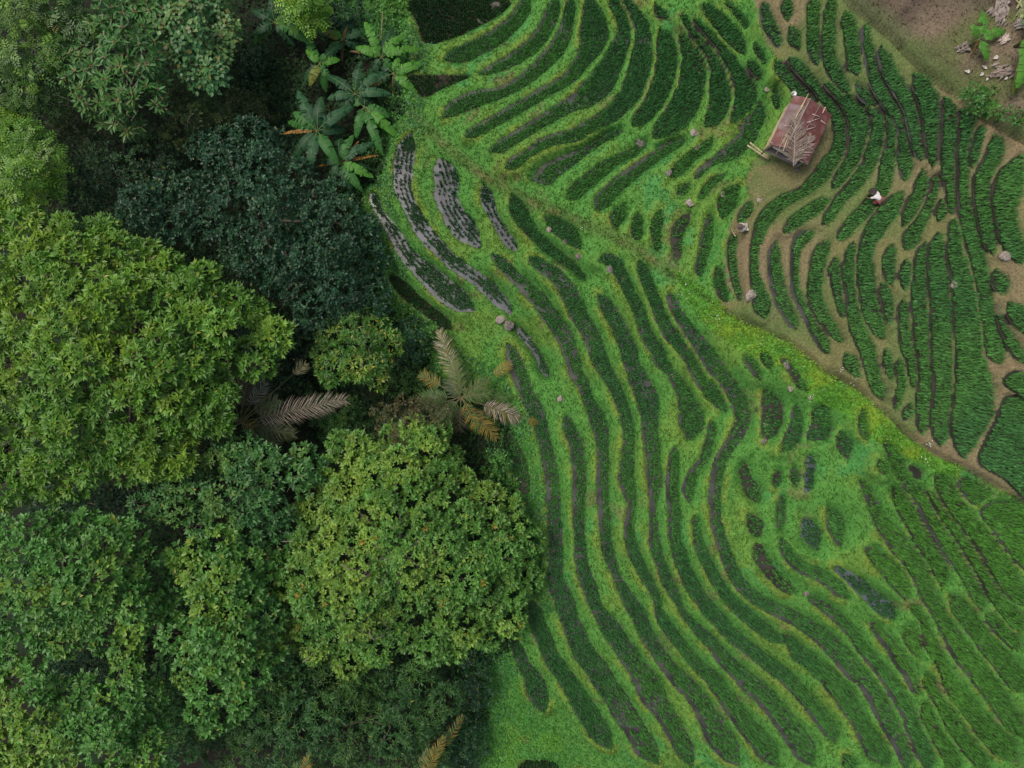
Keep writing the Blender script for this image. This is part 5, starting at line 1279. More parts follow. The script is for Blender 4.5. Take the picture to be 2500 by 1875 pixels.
palm((100, 690), 2.2, [
    (1065, 480, 0.95, GREYDRY, -1.2, 0.7, 0.20, 60, PINKDRY), (600, 800, 0.8, PGREY, -1.0, 0.5, 0.25, 44, (0.10, 0.14, 0.05)),
    (705, 150, 0.5, (0.28, 0.27, 0.12), 0.6, 0.5, 0.84, 14, None), (440, 480, 0.75, PGREEN, 0.0, 0.5, 0.45, 30, PGREY), (330, 330, 0.6, PGREY, 0.2, 0.4, 0.5, 24, GREYDRY),
    (215, 100, 0.8, (0.13, 0.11, 0.08), -1.0, 0.4, 0.25, 44, None), (-20, 120, 0.8, (0.11, 0.10, 0.06), -1.2, 0.4, 0.25, 40, None),
    (250, 745, 0.55, (0.055, 0.075, 0.022), 0.0, 0.25, 0.15, 30, PYEL), (430, 900, 0.7, PGREY, -1.6, 0.4, 0.3, 36, None), (-150, 900, 0.8, PGREEN, -0.8, 0.5, 0.2, 40, None)],
    'half-dead coconut palm with a big withered grey leaf over the dark gap', 'W', 3, (560, 1010))
palm((400, 600), 2.0, [
    (235, 95, 0.75, PINKDRY, -0.6, 0.5, 0.30, 56, (0.17, 0.16, 0.05)), (862, 765, 0.75, (0.40, 0.33, 0.27), -0.9, 0.5, 0.38, 46, (0.26, 0.20, 0.07)),
    (668, 915, 0.7, PYEL, -0.9, 0.5, 0.35, 40, (0.20, 0.16, 0.05)), (985, 800, 0.35, PYEL, -0.6, 0.8, 0.88, 12, None), (780, 345, 0.45, (0.24, 0.19, 0.07), -0.1, 0.5, 0.68, 22, PYEL),
    (800, 605, 0.5, PGREEN, -0.6, 0.5, 0.15, 36, None), (625, 570, 0.65, PGREEN, 0.2, 0.4, 0.10, 36, (0.10, 0.13, 0.03)), (600, 470, 0.6, PGREEN, 0.2, 0.4, 0.10, 34, (0.11, 0.11, 0.03)),
    (85, 425, 0.6, PYEL, -0.7, 0.5, 0.5, 30, PGREEN), (95, 600, 0.7, PGREEN, -0.9, 0.5, 0.35, 40, None), (110, 690, 0.55, (0.07, 0.10, 0.03), -1.0, 0.5, 0.4, 26, None),
    (360, 330, 0.65, PGREEN, 0.4, 0.4, 0.10, 40, (0.13, 0.14, 0.04)), (300, 470, 0.7, (0.055, 0.085, 0.03), -0.2, 0.4, 0.10, 36, None), (385, 860, 0.7, (0.10, 0.10, 0.05), -1.2, 0.4, 0.3, 36, None), (540, 860, 0.6, PGREEN, -0.4, 0.6, 0.2, 30, PYEL), (220, 810, 0.7, PGREEN, -1.0, 0.5, 0.2, 36, None)],
    'coconut palm with green heart leaves and withered pinkish outer leaves at the terrace edge', 'X', 4, (1090, 985))
SHEETS['AA'] = (600, 1150, 2.288)
palm((960, 1760), 2.0, [(1105, 1490, 0.5, PYEL, 0.3, 0.4, 0.2, 40, (0.16, 0.18, 0.04)), (1020, 1560, 0.5, (0.16, 0.17, 0.04), 0.0, 0.4, 0.2, 36, PGREEN), (1210, 1370, 0.4, PYEL, -0.9, 0.4, 0.6, 20, PGREEN), (820, 1650, 0.6, PGREEN, 0, 0.4, 0.2, 36, None), (1100, 1800, 0.6, PGREEN, -0.3, 0.4, 0.2, 30, None)],
     'palm with golden leaf tips rising beside the narrow-leaved dark tree', 'AA', 5)
palm((330, 1780), 4.2, [(345, 1590, 0.4, PYEL, 0.3, 0.3, 0.2, 30, PGREEN), (280, 1640, 0.5, PGREEN, 0, 0.3, 0.2, 30, None), (420, 1690, 0.5, PGREEN, 0, 0.3, 0.2, 30, None)],
     'palm showing only one golden leaf tip between the yellowish trees', 'AA', 6)

# ------------------------------------------------------------------ boulders
def rock_mesh(seed, flat=0.6):
    import bmesh
    bm = bmesh.new(); bmesh.ops.create_icosphere(bm, subdivisions=3, radius=1.0)
    r = np.random.default_rng(seed)
    pn = r.normal(0, 1, (9, 3)); pn /= np.linalg.norm(pn, axis=1)[:, None]; pd = r.uniform(0.55, 0.95, 9)
    for v in bm.verts:
        c = np.array(v.co)
        for a, b in zip(pn, pd):
            e = c @ a - b
            if e > 0: c = c - a * e * 0.85
        c *= 1 + 0.10 * (vnoise(c[0] * 2 + seed, c[1] * 2 + c[2] * 1.7, 0.9, 5) - 0.5)
        v.co = Vector((c[0], c[1] * 0.85, c[2] * flat))
    me = bpy.data.meshes.new('boulder'); bm.to_mesh(me); bm.free()
    return me
BOULDERS = [
 (1695, 325, 12, 1, 'pale grey boulder with white speckles on the grassy fan, its largest'),
 (1725, 301, 6, 1, 'small grey stone just above the pale grey boulder of the fan'),
 (1562, 348, 15, 0, 'pointed grey boulder blocking the end of a fan paddy'),
 (1865, 227, 8, 1, 'small pale stone on the bank beside the hut roof'),
 (1729, 266, 7, 0, 'brownish stone at the rim of the widest fan paddy'),
 (1701, 360, 9, 1, 'flat pale stone below the pale grey boulder of the fan'),
 (1633, 422, 9, 0, 'dark brown stone at the tip of a short fan paddy'),
 (1210, 16, 15, 0, 'mottled brown boulder at the corner of the top mud paddy'),
 (1187, 303, 10, 0, 'rounded grey stone in the thin paddy near the ridge path'),
 (1172, 53, 9, 0, 'low tan stone on the rim of the top mud paddy'),
 (1686, 496, 13, 1, 'smooth pinkish grey boulder on the ridge'),
 (1766, 477, 10, 1, 'long pale slab lying beside the mown yard'),
 (1855, 490, 8, 1, 'tan stone at the edge of the mown yard'),
 (1833, 722, 16, 1, 'broad flat tan rock on the mown bank below the person with the pole'),
 (1489, 657, 11, 0, 'grey-pink boulder standing in the arched ridge paddy'),
 (1520, 684, 9, 1, 'pale flaky stone below the boulder of the arched ridge paddy'),
 (1412, 625, 8, 0, 'reddish stone at the end of the paddy under the ridge path'),
 (1222, 780, 14, 1, 'whitish boulder of the stone heap above the green palm'),
 (1243, 793, 15, 0, 'brown mossy boulder of the stone heap above the green palm'),
 (1340, 561, 8, 1, 'cream stone in the short paddy under the ridge path'),
 (1380, 590, 9, 0, 'brownish stone inside the short paddy under the ridge path'),
 (1471, 902, 8, 1, 'cream elongated stone beside a winding paddy of the green slope'),
 (1642, 918, 9, 1, 'pale wedge stone at the head of the square-ended slope paddy'),
 (1670, 974, 10, 0, 'grey-pink stone on the bank above the square-ended slope paddy'),
 (1369, 974, 9, 1, 'pale stone on a reddish bare bank near the green palm'),
 (1820, 1005, 9, 0, 'dark and white stone in a bend of the winding paddy beside the hollow'),
 (1868, 1036, 8, 1, 'tall tan stone at the edge of the weedy hollow'),
 (1865, 1077, 9, 0, 'pinkish stone at the lower end of a hollow paddy'),
 (1930, 949, 8, 1, 'small grey-white stone in the weeds above the hollow'),
 (1979, 971, 6, 1, 'tiny white stone under the yellow-green ditch weeds'),
 (1920, 891, 12, 0, 'dark crumbling boulder among the yellow-green ditch weeds'),
 (2426, 633, 14, 1, 'grey heap stone at the tip of a mown terrace paddy by the right-hand bend'),
 (2331, 695, 14, 1, 'grey heap stone dividing two long straight paddies'),
 (1968, 1449, 8, 0, 'reddish stone beside the blue-grey pool in the hollow'),
]
for i, (px, py, rp, pale, lb) in enumerate(BOULDERS):
    g = ground_at(px, py)
    R = rp / 32 * (CAMZ - g.z) / CAMZ * 1.05
    me = rock_mesh(100 + i, 0.62)
    me.materials.append(M['palerock' if pale else 'rock'])
    o = bpy.data.objects.new('boulder', me); COL.objects.link(o)
    o.location = (g.x, g.y, g.z + 0.04 - R * 0.08); o.scale = (R, R, R)
    o.rotation_euler = (0, 0, i * 1.3)
    tag(o, lb, 'boulder')

# ------------------------------------------------------------------ hut
hg = ground_at(1957, 322)
ZE, ZR = hg.z + 1.75, hg.z + 2.35
cR = at3(1957.4, 314.5, hg.z + 2.0)
U_ = Vector((-0.45, -0.893, 0)).normalized(); V_ = Vector((-U_.y, U_.x, 0)) * -1      # along, across (towards the left eave)
if V_.x > 0: V_ = -V_
fs = (CAMZ - hg.z - 2) / CAMZ / 32
LEN, WID = 133 * fs, 107 * fs
hut = empty('hut', (cR.x, cR.y, hg.z), 'small field hut with a rusty corrugated roof on the mown yard', 'hut')
def hp(a, b, z):
    """a along the ridge (0 = far end .. 1), b across (0 = right eave .. 1 = left eave)"""
    p = cR + U_ * ((a - 0.5) * LEN) + V_ * ((b - 0.5) * WID)
    return Vector((p.x, p.y, z))
BR = 0.66
def zroof(b):
    return ZE + (ZR - ZE) * (b / BR if b < BR else (1 - b) / (1 - BR) * 0.92 + 0.08)
def roof_z(px, py):
    """height of the roof under a plan position (for what lies on it)"""
    z = ZE + 0.3
    for _ in range(5):
        q = at3(px, py, z)
        b = 0.5 + (q - cR).dot(V_) / WID
        z = zroof(min(max(b, 0), 1))
    return z
rs = random.Random(5)
for side in (0, 1):
    ns = 6
    for i in range(ns):
        a0, a1 = i / ns - 0.012, (i + 1) / ns + 0.012
        b0, b1 = (0.0, BR + 0.015) if side == 0 else (1.0, BR - 0.01)
        if side == 0 and i == ns - 1: b0 = 0.0
        if side == 1 and i == ns - 1: a1 = 1.0
        dz = (i % 2) * 0.012 + rs.uniform(0, 0.008) + side * 0.02
        nc = 26
        aa = np.linspace(a0, a1, nc); bb = np.linspace(b0 + rs.uniform(-0.012, 0.012), b1, 4)
        V = []
        for b in bb:
            for k_, a in enumerate(aa):
                z = zroof(min(max(b, 0), 1)) + dz + 0.011 * math.cos(k_ * math.pi / 1.5)
                V.append(tuple(hp(a, b, z)))
        F = []
        for r_ in range(3):
            for k_ in range(nc - 1):
                q = r_ * nc + k_
                F.append((q, q + 1, q + nc + 1, q + nc))
        m = MB(); m.add(V, np.array(F))
        o = m.build('roof_sheet', M['oldsheet'] if (side == 1 and i in (1, 2, 3)) or (side == 0 and i == 5 and False) else M['rust'], hut)
        if side == 1 and i in (1, 2, 3): o['label'] = 'faded greyish roof sheet'
# ridge cap, posts, beams, floor, walls
m = MB(); m.tube([hp(0.0, BR, ZR + 0.02), hp(0.97, BR, ZR + 0.02)], 0.035, 8); m.build('ridge_pole', M['oldwood'], hut)
for a in (0.06, 0.5, 0.94):
    for b in (0.08, 0.92):
        m = MB(); m.tube([hp(a, b, hg.z - 0.2), hp(a, b, zroof(b) - 0.03)], 0.045, 7); m.build('post', M['oldwood'], hut)
for b in (0.08, 0.92):
    m = MB(); m.tube([hp(0.02, b, zroof(b) - 0.045), hp(0.98, b, zroof(b) - 0.045)], 0.03, 6); m.build('beam', M['oldwood'], hut)
for i in range(9):
    a = 0.10 + i * 0.1
    m = MB(); c = hp(a, 0.5, hg.z + 0.45); m.box(c, LEN * 0.095, WID * 0.82, 0.03, U_, V_); m.build('floor_plank', M['oldwood'], hut)
for i in range(12):
    z = hg.z + 0.5 + i * 0.1
    m = MB(); m.tube([hp(0.05, 0.95, z), hp(0.95, 0.95, z)], 0.04, 6); m.build('wall_pole', M['bamboo'], hut)
# old boards and short sheets roofing the lower end of the hut
for i in range(11):
    t = i / 10
    ax_, ay_ = 737 + 22 * t, 925 + 62 * t
    bx_, by_ = 1130 - 30 * t + rs.uniform(-12, 12), 1120 + 70 * t
    zz = ZE + 0.16 - 0.14 * t
    A = at3(*pl('Y', ax_ + rs.uniform(-8, 8), ay_), zz); B = at3(*pl('Y', bx_, by_), zz + 0.05)
    d_ = (B - A); L_ = d_.length; d_.normalize(); s_ = d_.cross(Vector((0, 0, 1))).normalized()
    m = MB(); m.box((A + B) / 2, L_, 0.045 + 0.02 * rs.random(), 0.022, d_, s_, s_.cross(d_)); m.build('eave_board', M['oldwood'], hut)

def on_roof(tag_, x, y, dz): 
    px, py = pl(tag_, x, y)
    z = roof_z(px, py) + dz
    return at3(px, py, z)
POLES = [((1238, 268), (1035, 650), (842, 1005), 0.028, 0.10, 'bamboo', 'long bamboo pole along the hut ridge, overhanging both ends'),
 ((1208, 335), (1165, 420), (1118, 512), 0.026, 0.14, 'bamboo', 'short pale bamboo pole beside the long ridge pole'),
 ((1190, 345), (1050, 615), (890, 950), 0.024, 0.07, 'bamboo', 'thin bamboo pole lying against the ridge pole on the hut roof'),
 ((965, 845), (930, 945), (893, 1048), 0.030, 0.10, 'bamboo', 'thick pale bamboo pole beside the dry palm leaf on the roof'),
 ((1405, 410), (1290, 610), (1140, 855), 0.014, 0.09, 'oldwood', 'thin grey stick slanting over the rusty right slope'),
 ((910, 700), (890, 820), (868, 930), 0.012, 0.06, 'oldwood', 'thin twig on the left roof slope')]
for a, b, c, rd_, dz, mt, lb in POLES:
    m = MB(); m.tube([on_roof('Y', *a, dz), on_roof('Y', *b, dz + 0.02), on_roof('Y', *c, dz)], rd_, 7)
    tag(m.build('bamboo_pole', M[mt], None, True), lb, 'pole')
BAT = [((1080, 605), (1345, 710), 'longest pinkish batten nailed across the right roof slope'), ((1290, 545), (1400, 585), 'upper short batten of the zigzag on the roof'),
 ((1215, 660), (1395, 600), 'second batten of the roof zigzag, joining the upper short one'), ((1170, 768), (1340, 718), 'third batten of the roof zigzag, ending by the dry palm leaf'),
 ((1103, 650), (1157, 752), 'notched batten running down beside the dry palm leaf'), ((1405, 632), (1490, 692), 'wide batten near the right eave below the pink cloth'),
 ((1240, 985), (1322, 1046), 'wide batten at the lower right eave beside the dry palm leaf'), ((880, 682), (975, 716), 'single batten on the left roof slope')]
for a, b, lb in BAT:
    A, B = on_roof('Y', *a, 0.05), on_roof('Y', *b, 0.05)
    d = (B - A); L = d.length; d.normalize(); s_ = d.cross(Vector((0, 0, 1))).normalized()
    m = MB(); m.box((A + B) / 2, L, 0.055, 0.03, d, s_, s_.cross(d) * -1, (0.42, 0.30, 0.26))
    tag(m.build('roof_batten', M['drystraw']), lb, 'batten')
fr = frond(None, on_roof('Y', 1035, 1250, 0.16), on_roof('Y', 1060, 625, 0.16), 0.66, (0.34, 0.28, 0.22), 0.10, 77, 0.08, 70, 'dry_palm_leaf', (0.36, 0.29, 0.23), 0.12, 0.03, (0.22, 0.17, 0.12))
tag(fr, 'dry grey-brown palm leaf lying across the hut roof', 'palm leaf')
fr2 = frond(None, on_roof('Y', 1050, 1230, 0.16), on_roof('Y', 1275, 850, 0.14), 0.5, (0.38, 0.31, 0.26), 0.06, 78, 0.15, 34, 'dry_palm_leaf', (0.36, 0.29, 0.23), 0.12, 0.028, (0.24, 0.19, 0.14))
tag(fr2, 'smaller dry palm leaf slanting towards the right eave of the hut', 'palm leaf')
# pink cloth on the roof corner
m = MB()
for i in range(7):
    a = on_roof('Y', 1478 - i * 7, 455 + i * 12, 0.05 + 0.02 * (i % 2)); b = on_roof('Y', 1445 - i * 4, 465 + i * 12, 0.04)
    m.tube([a, (a + b) / 2 + Vector((0, 0, 0.04)), b], [0.03, 0.045, 0.02], 6, (0.50, 0.28, 0.27))
tag(m.build('cloth', M['drystraw'], None, True), 'crumpled pink cloth on the upper right roof corner', 'cloth')
# stick hanging from the eave, sticks by the door
gA = ground_at(*pl('Y', 1448, 1045)); A = on_roof('Y', 1452, 470, 0.05)
m = MB(); m.tube([A, (A + gA) / 2, Vector((gA.x, gA.y, gA.z + 0.02))], 0.014, 6)
tag(m.build('bamboo_stick', M['bamboo'], None, True), 'thin yellow bamboo stick leaning from the roof down to the yard', 'stick')
for (a, b), lb in zip([((820, 1050), (765, 1168)), ((992, 1132), (920, 1208))], ['green stick leaning out below the straw basket', 'green stick leaning out under the dry palm leaf']):
    gB = ground_at(*pl('Y', *b)); A = at3(*pl('Y', *a), ZE - 0.1)
    m = MB(); m.tube([A, Vector((gB.x, gB.y, gB.z + 0.02))], 0.02, 6); tag(m.build('bamboo_stick', M['bamboo'], None, True), lb, 'stick')
for (a, b), lb in zip([((410, 965), (703, 1160)), ((447, 930), (714, 1143))], ['lower of two pale bamboo poles lying on the bank beside the hut', 'upper of two pale bamboo poles lying on the bank beside the hut']):
    gA, gB = ground_at(*pl('Y', *a)), ground_at(*pl('Y', *b))
    zt = max(gA.z, gB.z, ground_at(*pl('Y', (a[0] + b[0]) / 2, (a[1] + b[1]) / 2)).z) + 0.16
    A = at3(*pl('Y', *a), zt); B = at3(*pl('Y', *b), zt - 0.06)
    m = MB(); P = [A + (B - A) * t for t in np.linspace(0, 1, 9)]
    m.tube(P, [0.055 + 0.006 * (k_ % 2) for k_ in range(9)], 8)
    tag(m.build('bamboo_pole', M['bamboo'], None, True), lb, 'pole')
def lathe(prof, n=16):
    V = []; F = []
    for i, (r_, z_) in enumerate(prof):
        for k_ in range(n):
            a = 2 * math.pi * k_ / n
            V.append((r_ * math.cos(a), r_ * math.sin(a), z_))
    for i in range(len(prof) - 1):
        for k_ in range(n):
            F.append((i * n + k_, i * n + (k_ + 1) % n, (i + 1) * n + (k_ + 1) % n, (i + 1) * n + k_))
    return np.array(V), np.array(F)
# straw basket, bucket and bag
p = at3(*pl('Y', 748, 1030), ZE - 0.25)
V, F = lathe([(0.02, 0.0), (0.16, 0.0), (0.24, 0.14), (0.25, 0.15), (0.22, 0.13), (0.14, 0.03), (0.01, 0.03)])
gq = ground_at(*pl('Y', 748, 1030))
m = MB(); m.add(V * [1.25, 0.9, 1] + [gq.x, gq.y, gq.z + 0.02], F, (0.40, 0.33, 0.21)); tag(m.build('straw_basket', M['drystraw'], None, True), 'shallow straw basket on the ground at the hut corner', 'basket')
gq = ground_at(*pl('Y', 962, 352))
V, F = lathe([(0.01, 0.0), (0.13, 0.0), (0.16, 0.26), (0.165, 0.27), (0.145, 0.26), (0.12, 0.03), (0.01, 0.03)])
m = MB(); m.add(V + [gq.x, gq.y, gq.z - 0.02], F); o = m.build('bucket', M['plastic'], None, True); tag(o, 'white bucket behind the upper left corner of the hut', 'bucket')
gq = ground_at(*pl('Y', 1160, 1132))
V, F = lathe([(0.01, 0.0), (0.12, 0.0), (0.16, 0.12), (0.13, 0.26), (0.06, 0.32), (0.03, 0.36), (0.005, 0.37)])
m = MB(); m.add(V * [1, 0.8, 1] + [gq.x, gq.y, gq.z - 0.02], F); tag(m.build('sack', M['plastic'], None, True), 'small white sack beside the lower end of the hut', 'sack')
g = ground_at(*pl('Y', 1092, 1298))
me = rock_mesh(300, 0.5); me.materials.append(M['rock']); o = bpy.data.objects.new('stepping_stone', me); COL.objects.link(o); o.location = (g.x, g.y, g.z + 0.03); o.scale = (0.14, 0.14, 0.14)
tag(o, 'brown stone lying on the yard in front of the hut', 'stone')

# ------------------------------------------------------------------ people
def skin_obj(name, pts, edges, rad, mat, parent, root=0):
    me = bpy.data.meshes.new(name); me.from_pydata([tuple(p) for p in pts], edges, []); me.update()
    o = bpy.data.objects.new(name, me); COL.objects.link(o); o.parent = parent
    s = o.modifiers.new('skin', 'SKIN'); s.use_smooth_shade = True
    for i, v in enumerate(me.skin_vertices[0].data):
        rr = rad[i]; v.radius = rr if isinstance(rr, tuple) else (rr, rr); v.use_root = (i == root)
    sb = o.modifiers.new('sub', 'SUBSURF'); sb.levels = 1; sb.render_levels = 2
    me.materials.append(mat)
    return o
def person(px, py, ang, lean, label, shirt, legs, hat, hatprof, arm, skirt=False, trouser_long=True):
    g = ground_at(px, py)
    root = empty('person', (g.x, g.y, g.z - 0.02), label, 'person'); root.rotation_euler = (0, 0, ang)
    cl, sl_ = math.cos(lean), math.sin(lean)
    hip = np.array([0, 0, 0.86])
    def T(d): return hip + np.array([d * sl_, 0, d * cl])
    chest, neck = T(0.36), T(0.52)
    head = neck + np.array([0.5 * sl_ + 0.25, 0, 0.45 * cl + 0.12]) * 0.30
    crown = head + np.array([0.08, 0, 0.10])
    nose = head + np.array([0.115, 0, -0.02])
    pts = [hip, T(0.18), chest, neck, head, crown, nose]; rad = [0.14, 0.125, (0.15, 0.12), 0.06, 0.098, 0.07, 0.02]
    ed = [(0, 1), (1, 2), (2, 3), (3, 4), (4, 5), (4, 6)]
    sh_pts = [hip + (0, 0, 0.03), T(0.18), chest, T(0.46)]; sh_rad = [0.155, 0.15, (0.18, 0.15), 0.10]; sh_ed = [(0, 1), (1, 2), (2, 3)]
    for k_, sg in enumerate((1, -1)):
        sh = T(0.42) + np.array([0, 0.19 * sg, 0]); el, wr = [np.array(a) for a in arm[k_]]
        i0 = len(pts); pts += [sh, el, wr]; rad += [0.062, 0.045, 0.034]; ed += [(2, i0), (i0, i0 + 1), (i0 + 1, i0 + 2)]
        d = (wr - el) / np.linalg.norm(wr - el)
        palm_ = wr + d * 0.06; i1 = len(pts); pts.append(palm_); rad.append((0.04, 0.022)); ed.append((i0 + 2, i1))
        sd_ = np.cross(d, [0, 0, 1.0]); sd_ /= np.linalg.norm(sd_) + 1e-9
        for q, (o_, l_) in enumerate([(-0.036, 0.065), (-0.012, 0.08), (0.012, 0.075), (0.036, 0.06)]):
            pts.append(palm_ + sd_ * o_ + d * 0.04); rad.append(0.010); pts.append(palm_ + sd_ * o_ + d * l_ + np.array([0, 0, -0.03])); rad.append(0.008)
            ed += [(i1, len(pts) - 2), (len(pts) - 2, len(pts) - 1)]
        pts.append(wr + sd_ * 0.05 * sg + d * 0.05); rad.append(0.010); ed.append((i0 + 2, len(pts) - 1))
        j0 = len(sh_pts); sh_pts += [sh, sh * 0.25 + el * 0.75]; sh_rad += [0.085, 0.068]; sh_ed += [(2, j0), (j0, j0 + 1)]
    lg_pts = [hip]; lg_rad = [0.165]; lg_ed = []
    for sg in (1, -1):
        kn = np.array([0.07, 0.12 * sg, 0.46]); an = np.array([-0.03, 0.13 * sg, 0.09]); ft = np.array([0.13, 0.14 * sg, 0.035])
        th = np.array([0.0, 0.10 * sg, 0.80])
        i0 = len(pts); pts += [th, kn, an, ft]; rad += [0.095, 0.06, 0.042, 0.038]; ed += [(0, i0), (i0, i0 + 1), (i0 + 1, i0 + 2), (i0 + 2, i0 + 3)]
        j0 = len(lg_pts); end = an + (0, 0, 0.06) if trouser_long else kn * 0.75 + an * 0.25
        lg_pts += [th, kn, end]; lg_rad += [0.12 if not skirt else 0.15, 0.085 if not skirt else 0.15, 0.065 if not skirt else 0.14]; lg_ed += [(0, j0), (j0, j0 + 1), (j0 + 1, j0 + 2)]
    skin_obj('body', pts, ed, rad, M['skin'], root)
    skin_obj('shirt', sh_pts, sh_ed, sh_rad, M[shirt], root)
    skin_obj('skirt' if skirt else 'trousers', lg_pts, lg_ed, lg_rad, M[legs], root)
    V, F = lathe(hatprof, 18)
    tilt = 0.5 * lean
    ct, st = math.cos(tilt), math.sin(tilt)
    V = np.stack([V[:, 0] * ct + V[:, 2] * st, V[:, 1], -V[:, 0] * st + V[:, 2] * ct], 1) + (head + np.array([0.02, 0, 0.05]))
    o = link('hat', new_mesh('hat', V, F, None, True), M[hat], root)
    return root, g
BR_HAT = [(0.21, -0.01), (0.115, 0.02), (0.11, 0.10), (0.06, 0.13), (0.002, 0.135)]
CON_HAT = [(0.24, -0.02), (0.12, 0.07), (0.002, 0.16)]
pr, pg_ = person(1811, 561, math.radians(190), 0.75, 'person in off-white clothes and round hat holding a long pole on the mown bank', 'creamcloth', 'creamcloth', 'brownhat', BR_HAT,
     [((0.48, 0.27, 0.95), (0.72, 0.22, 0.80)), ((0.40, -0.30, 0.88), (0.56, -0.16, 0.72))])
def pw(root, v):
    a = root.rotation_euler.z; c, s = math.cos(a), math.sin(a)
    return Vector((root.location.x + v[0] * c - v[1] * s, root.location.y + v[0] * s + v[1] * c, root.location.z + v[2]))
h1 = pw(pr, (0.79, 0.20, 0.755)); h2 = pw(pr, (0.62, -0.10, 0.68))
SHEETS['P1'] = (1765, 520, 12.69)
e = ground_at(*pl('P1', 168, 450)); e.z += 0.25
bk = h1 + (h1 - e).normalized() * 0.55
m = MB(); m.tube([bk, h1, e], [0.03, 0.03, 0.026], 7); tag(m.build('wooden_pole', M['bamboo'], None, True), 'long pale pole held by the person on the mown bank', 'pole')
# bundle beside the first person
gb = ground_at(*pl('P1', 590, 358))
m = MB()
for i in range(5):
    a = i * 0.6 - 1.2
    p0 = gb + Vector((-0.16, 0.03 * i - 0.06, 0.05 + 0.02 * (i % 2))); p1 = gb + Vector((0.16, -0.03 * i + 0.06, 0.06))
    m.tube([p0, (p0 + p1) / 2 + Vector((0, 0, 0.05)), p1], [0.035, 0.06, 0.03], 6, (0.45, 0.35, 0.28))
tag(m.build('cloth_bundle', M['drystraw'], None, True), 'small tan cloth bundle on the ground beside the person with the pole', 'bundle')
person(2131, 497, math.radians(140), 1.35, 'person in white shirt and maroon skirt bending over the rice', 'whitecloth', 'maroon', 'darkhat', CON_HAT,
     [((0.52, 0.26, 0.70), (0.62, 0.18, 0.45)), ((0.52, -0.26, 0.70), (0.64, -0.14, 0.45))], skirt=True, trouser_long=False)

# ------------------------------------------------------------------ litter on the clearing
def litter(cx, cy, n, L, col, spread, ang, label, seed, name='dry_leaf_heap', sheet='Z', wdt=0.07):
    r = np.random.default_rng(seed); m = MB()
    for i in range(n):
        px, py = pl(sheet, cx + r.normal(0, spread[0]), cy + r.normal(0, spread[1]))
        g = ground_at(px, py); a = ang + r.normal(0, 0.35); l_ = L * (0.5 + r.random())
        d = Vector((math.cos(a), math.sin(a), 0)) * l_ / 2
        z = 0.05 + 0.18 * r.random()
        s_ = Vector((-d.y, d.x, 0)).normalized() * wdt * (0.5 + r.random())
        c = np.array(col) * (0.6 + 0.7 * r.random())
        p0, p1, p2 = g - d + Vector((0, 0, z * 0.5)), g + Vector((0, 0, z + 0.08)), g + d + Vector((0, 0, z * 0.4))
        m.add([p0, p1 - s_, p1 + s_, p2], [(0, 1, 2), (1, 3, 2)], c)
    return tag(m.build(name, M['drystraw']), label, 'leaf heap')
litter(1085, 70, 90, 0.6, (0.25, 0.21, 0.18), (24, 48), 1.25, 'long heap of grey withered banana leaves beside the young banana plant', 1)
litter(1115, 270, 30, 0.5, (0.38, 0.31, 0.26), (14, 14), 0.8, 'small pale leaf heap just below the grey heap', 2)
litter(832, 335, 18, 0.4, (0.24, 0.2, 0.17), (24, 12), 0.5, 'low grey leaf heap at the foot of the young banana plant', 3)
litter(1090, 490, 34, 0.5, (0.24, 0.19, 0.16), (42, 16), 0.4, 'dark scattered leaf heap with white scraps on the clearing', 4)
litter(1225, 165, 24, 0.5, (0.28, 0.24, 0.21), (18, 16), 0.6, 'pale leaf heap under the large banana plant', 5)
litter(1240, 70, 40, 0.9, (0.24, 0.26, 0.12), (14, 30), 1.2, 'greenish dry fronds in the far corner of the clearing', 6)
SCR = [(985, 466), (1062, 398), (871, 495), (965, 512), (1130, 540), (1140, 480), (1072, 465), (1000, 545)]
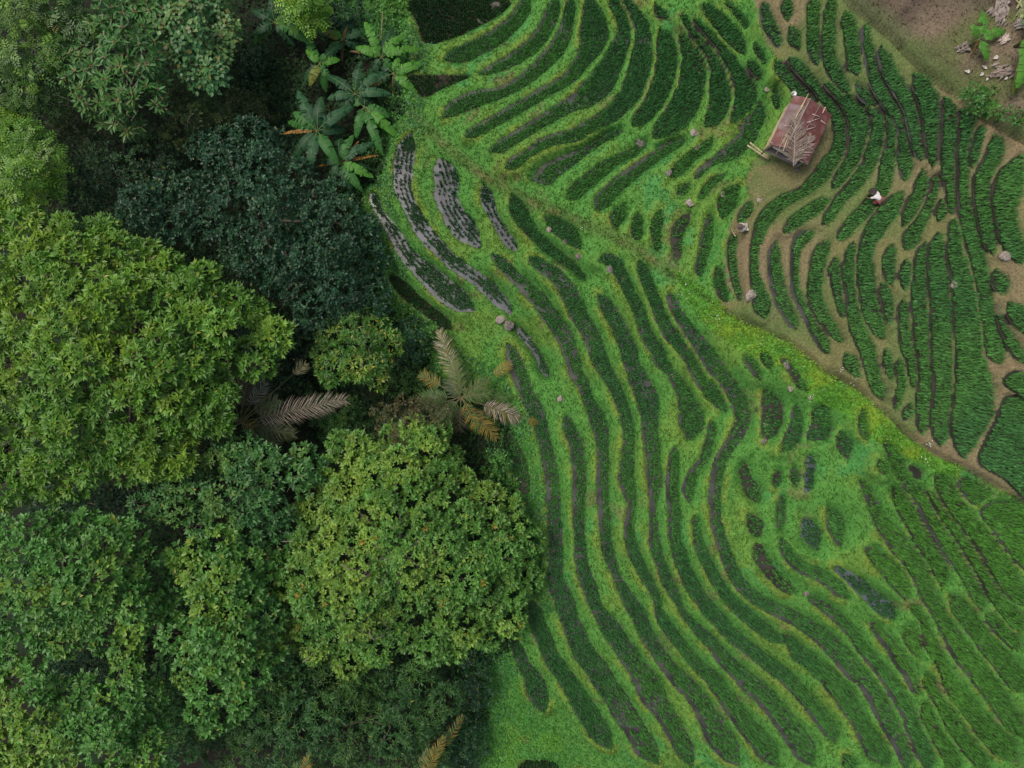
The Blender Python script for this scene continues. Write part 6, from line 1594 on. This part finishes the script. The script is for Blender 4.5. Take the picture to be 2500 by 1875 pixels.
for i, (x, y) in enumerate(SCR):
    g = ground_at(*pl('Z', x, y)); r = random.Random(i)
    m = MB(); a = r.random() * 3; s_ = 0.13 + 0.08 * r.random()
    c, s = math.cos(a) * s_, math.sin(a) * s_
    z = g.z + 0.10
    V = [(g.x - c, g.y - s, z), (g.x + s * 0.6, g.y - c * 0.6, z + 0.03), (g.x + c, g.y + s, z), (g.x - s * 0.6, g.y + c * 0.6, z + 0.06)]
    V += [(a_, b_, c_ - 0.012) for a_, b_, c_ in V]
    m.add(V, [(0, 1, 2, 3), (7, 6, 5, 4), (0, 4, 5, 1), (1, 5, 6, 2), (2, 6, 7, 3), (3, 7, 4, 0)], (0.6, 0.55, 0.48))
    tag(m.build('husk_scrap', M['drystraw']), 'whitish husk scrap lying on the brown clearing', 'husk', 'whitish husk scraps on the clearing')
# bare stalk standing behind the bright banana plant
A = at3(*pl('V', 1465, 450), 1.3); B = at3(*pl('V', 1500, 100), 1.8); g = ground_at(*pl('V', 1465, 460))
m = MB(); m.tube([g, A, (A + B) / 2 + Vector((0.1, 0, 0.1)), B], [0.05, 0.045, 0.04, 0.03], 7, (0.22, 0.17, 0.10))
tag(m.build('dry_stalk', M['drystraw'], None, True), 'tall dry leaning stalk behind the bright banana plant', 'stalk')
# white flowers along the ditch
fl = [('K', 785, 150), ('K', 830, 205), ('K', 860, 410), ('E', 895, 1080), ('E', 1185, 1260), ('E', 930, 985), ('E', 60, 555), ('H', 1190, 185), ('H', 1290, 265), ('H', 940, 405)]
for i, (t_, x, y) in enumerate(fl):
    g = ground_at(*pl(t_, x, y)); r = np.random.default_rng(i); m = MB()
    for k_ in range(4):
        p = g + Vector((*(r.normal(0, 0.13, 2)), 0.22 + 0.08 * r.random()))
        m.tube([Vector((p.x, p.y, g.z)), p], 0.008, 4, (0.06, 0.15, 0.03))
        V, F = lathe([(0.002, 0.0), (0.034, 0.02), (0.03, 0.03), (0.002, 0.02)], 6)
        m.add(V + np.array(p), F, (0.55, 0.56, 0.5))
    tag(m.build('white_flowers', M['drystraw']), 'tuft of small white flowers among the green weeds', 'flowers', 'white flower tufts in the weeds')
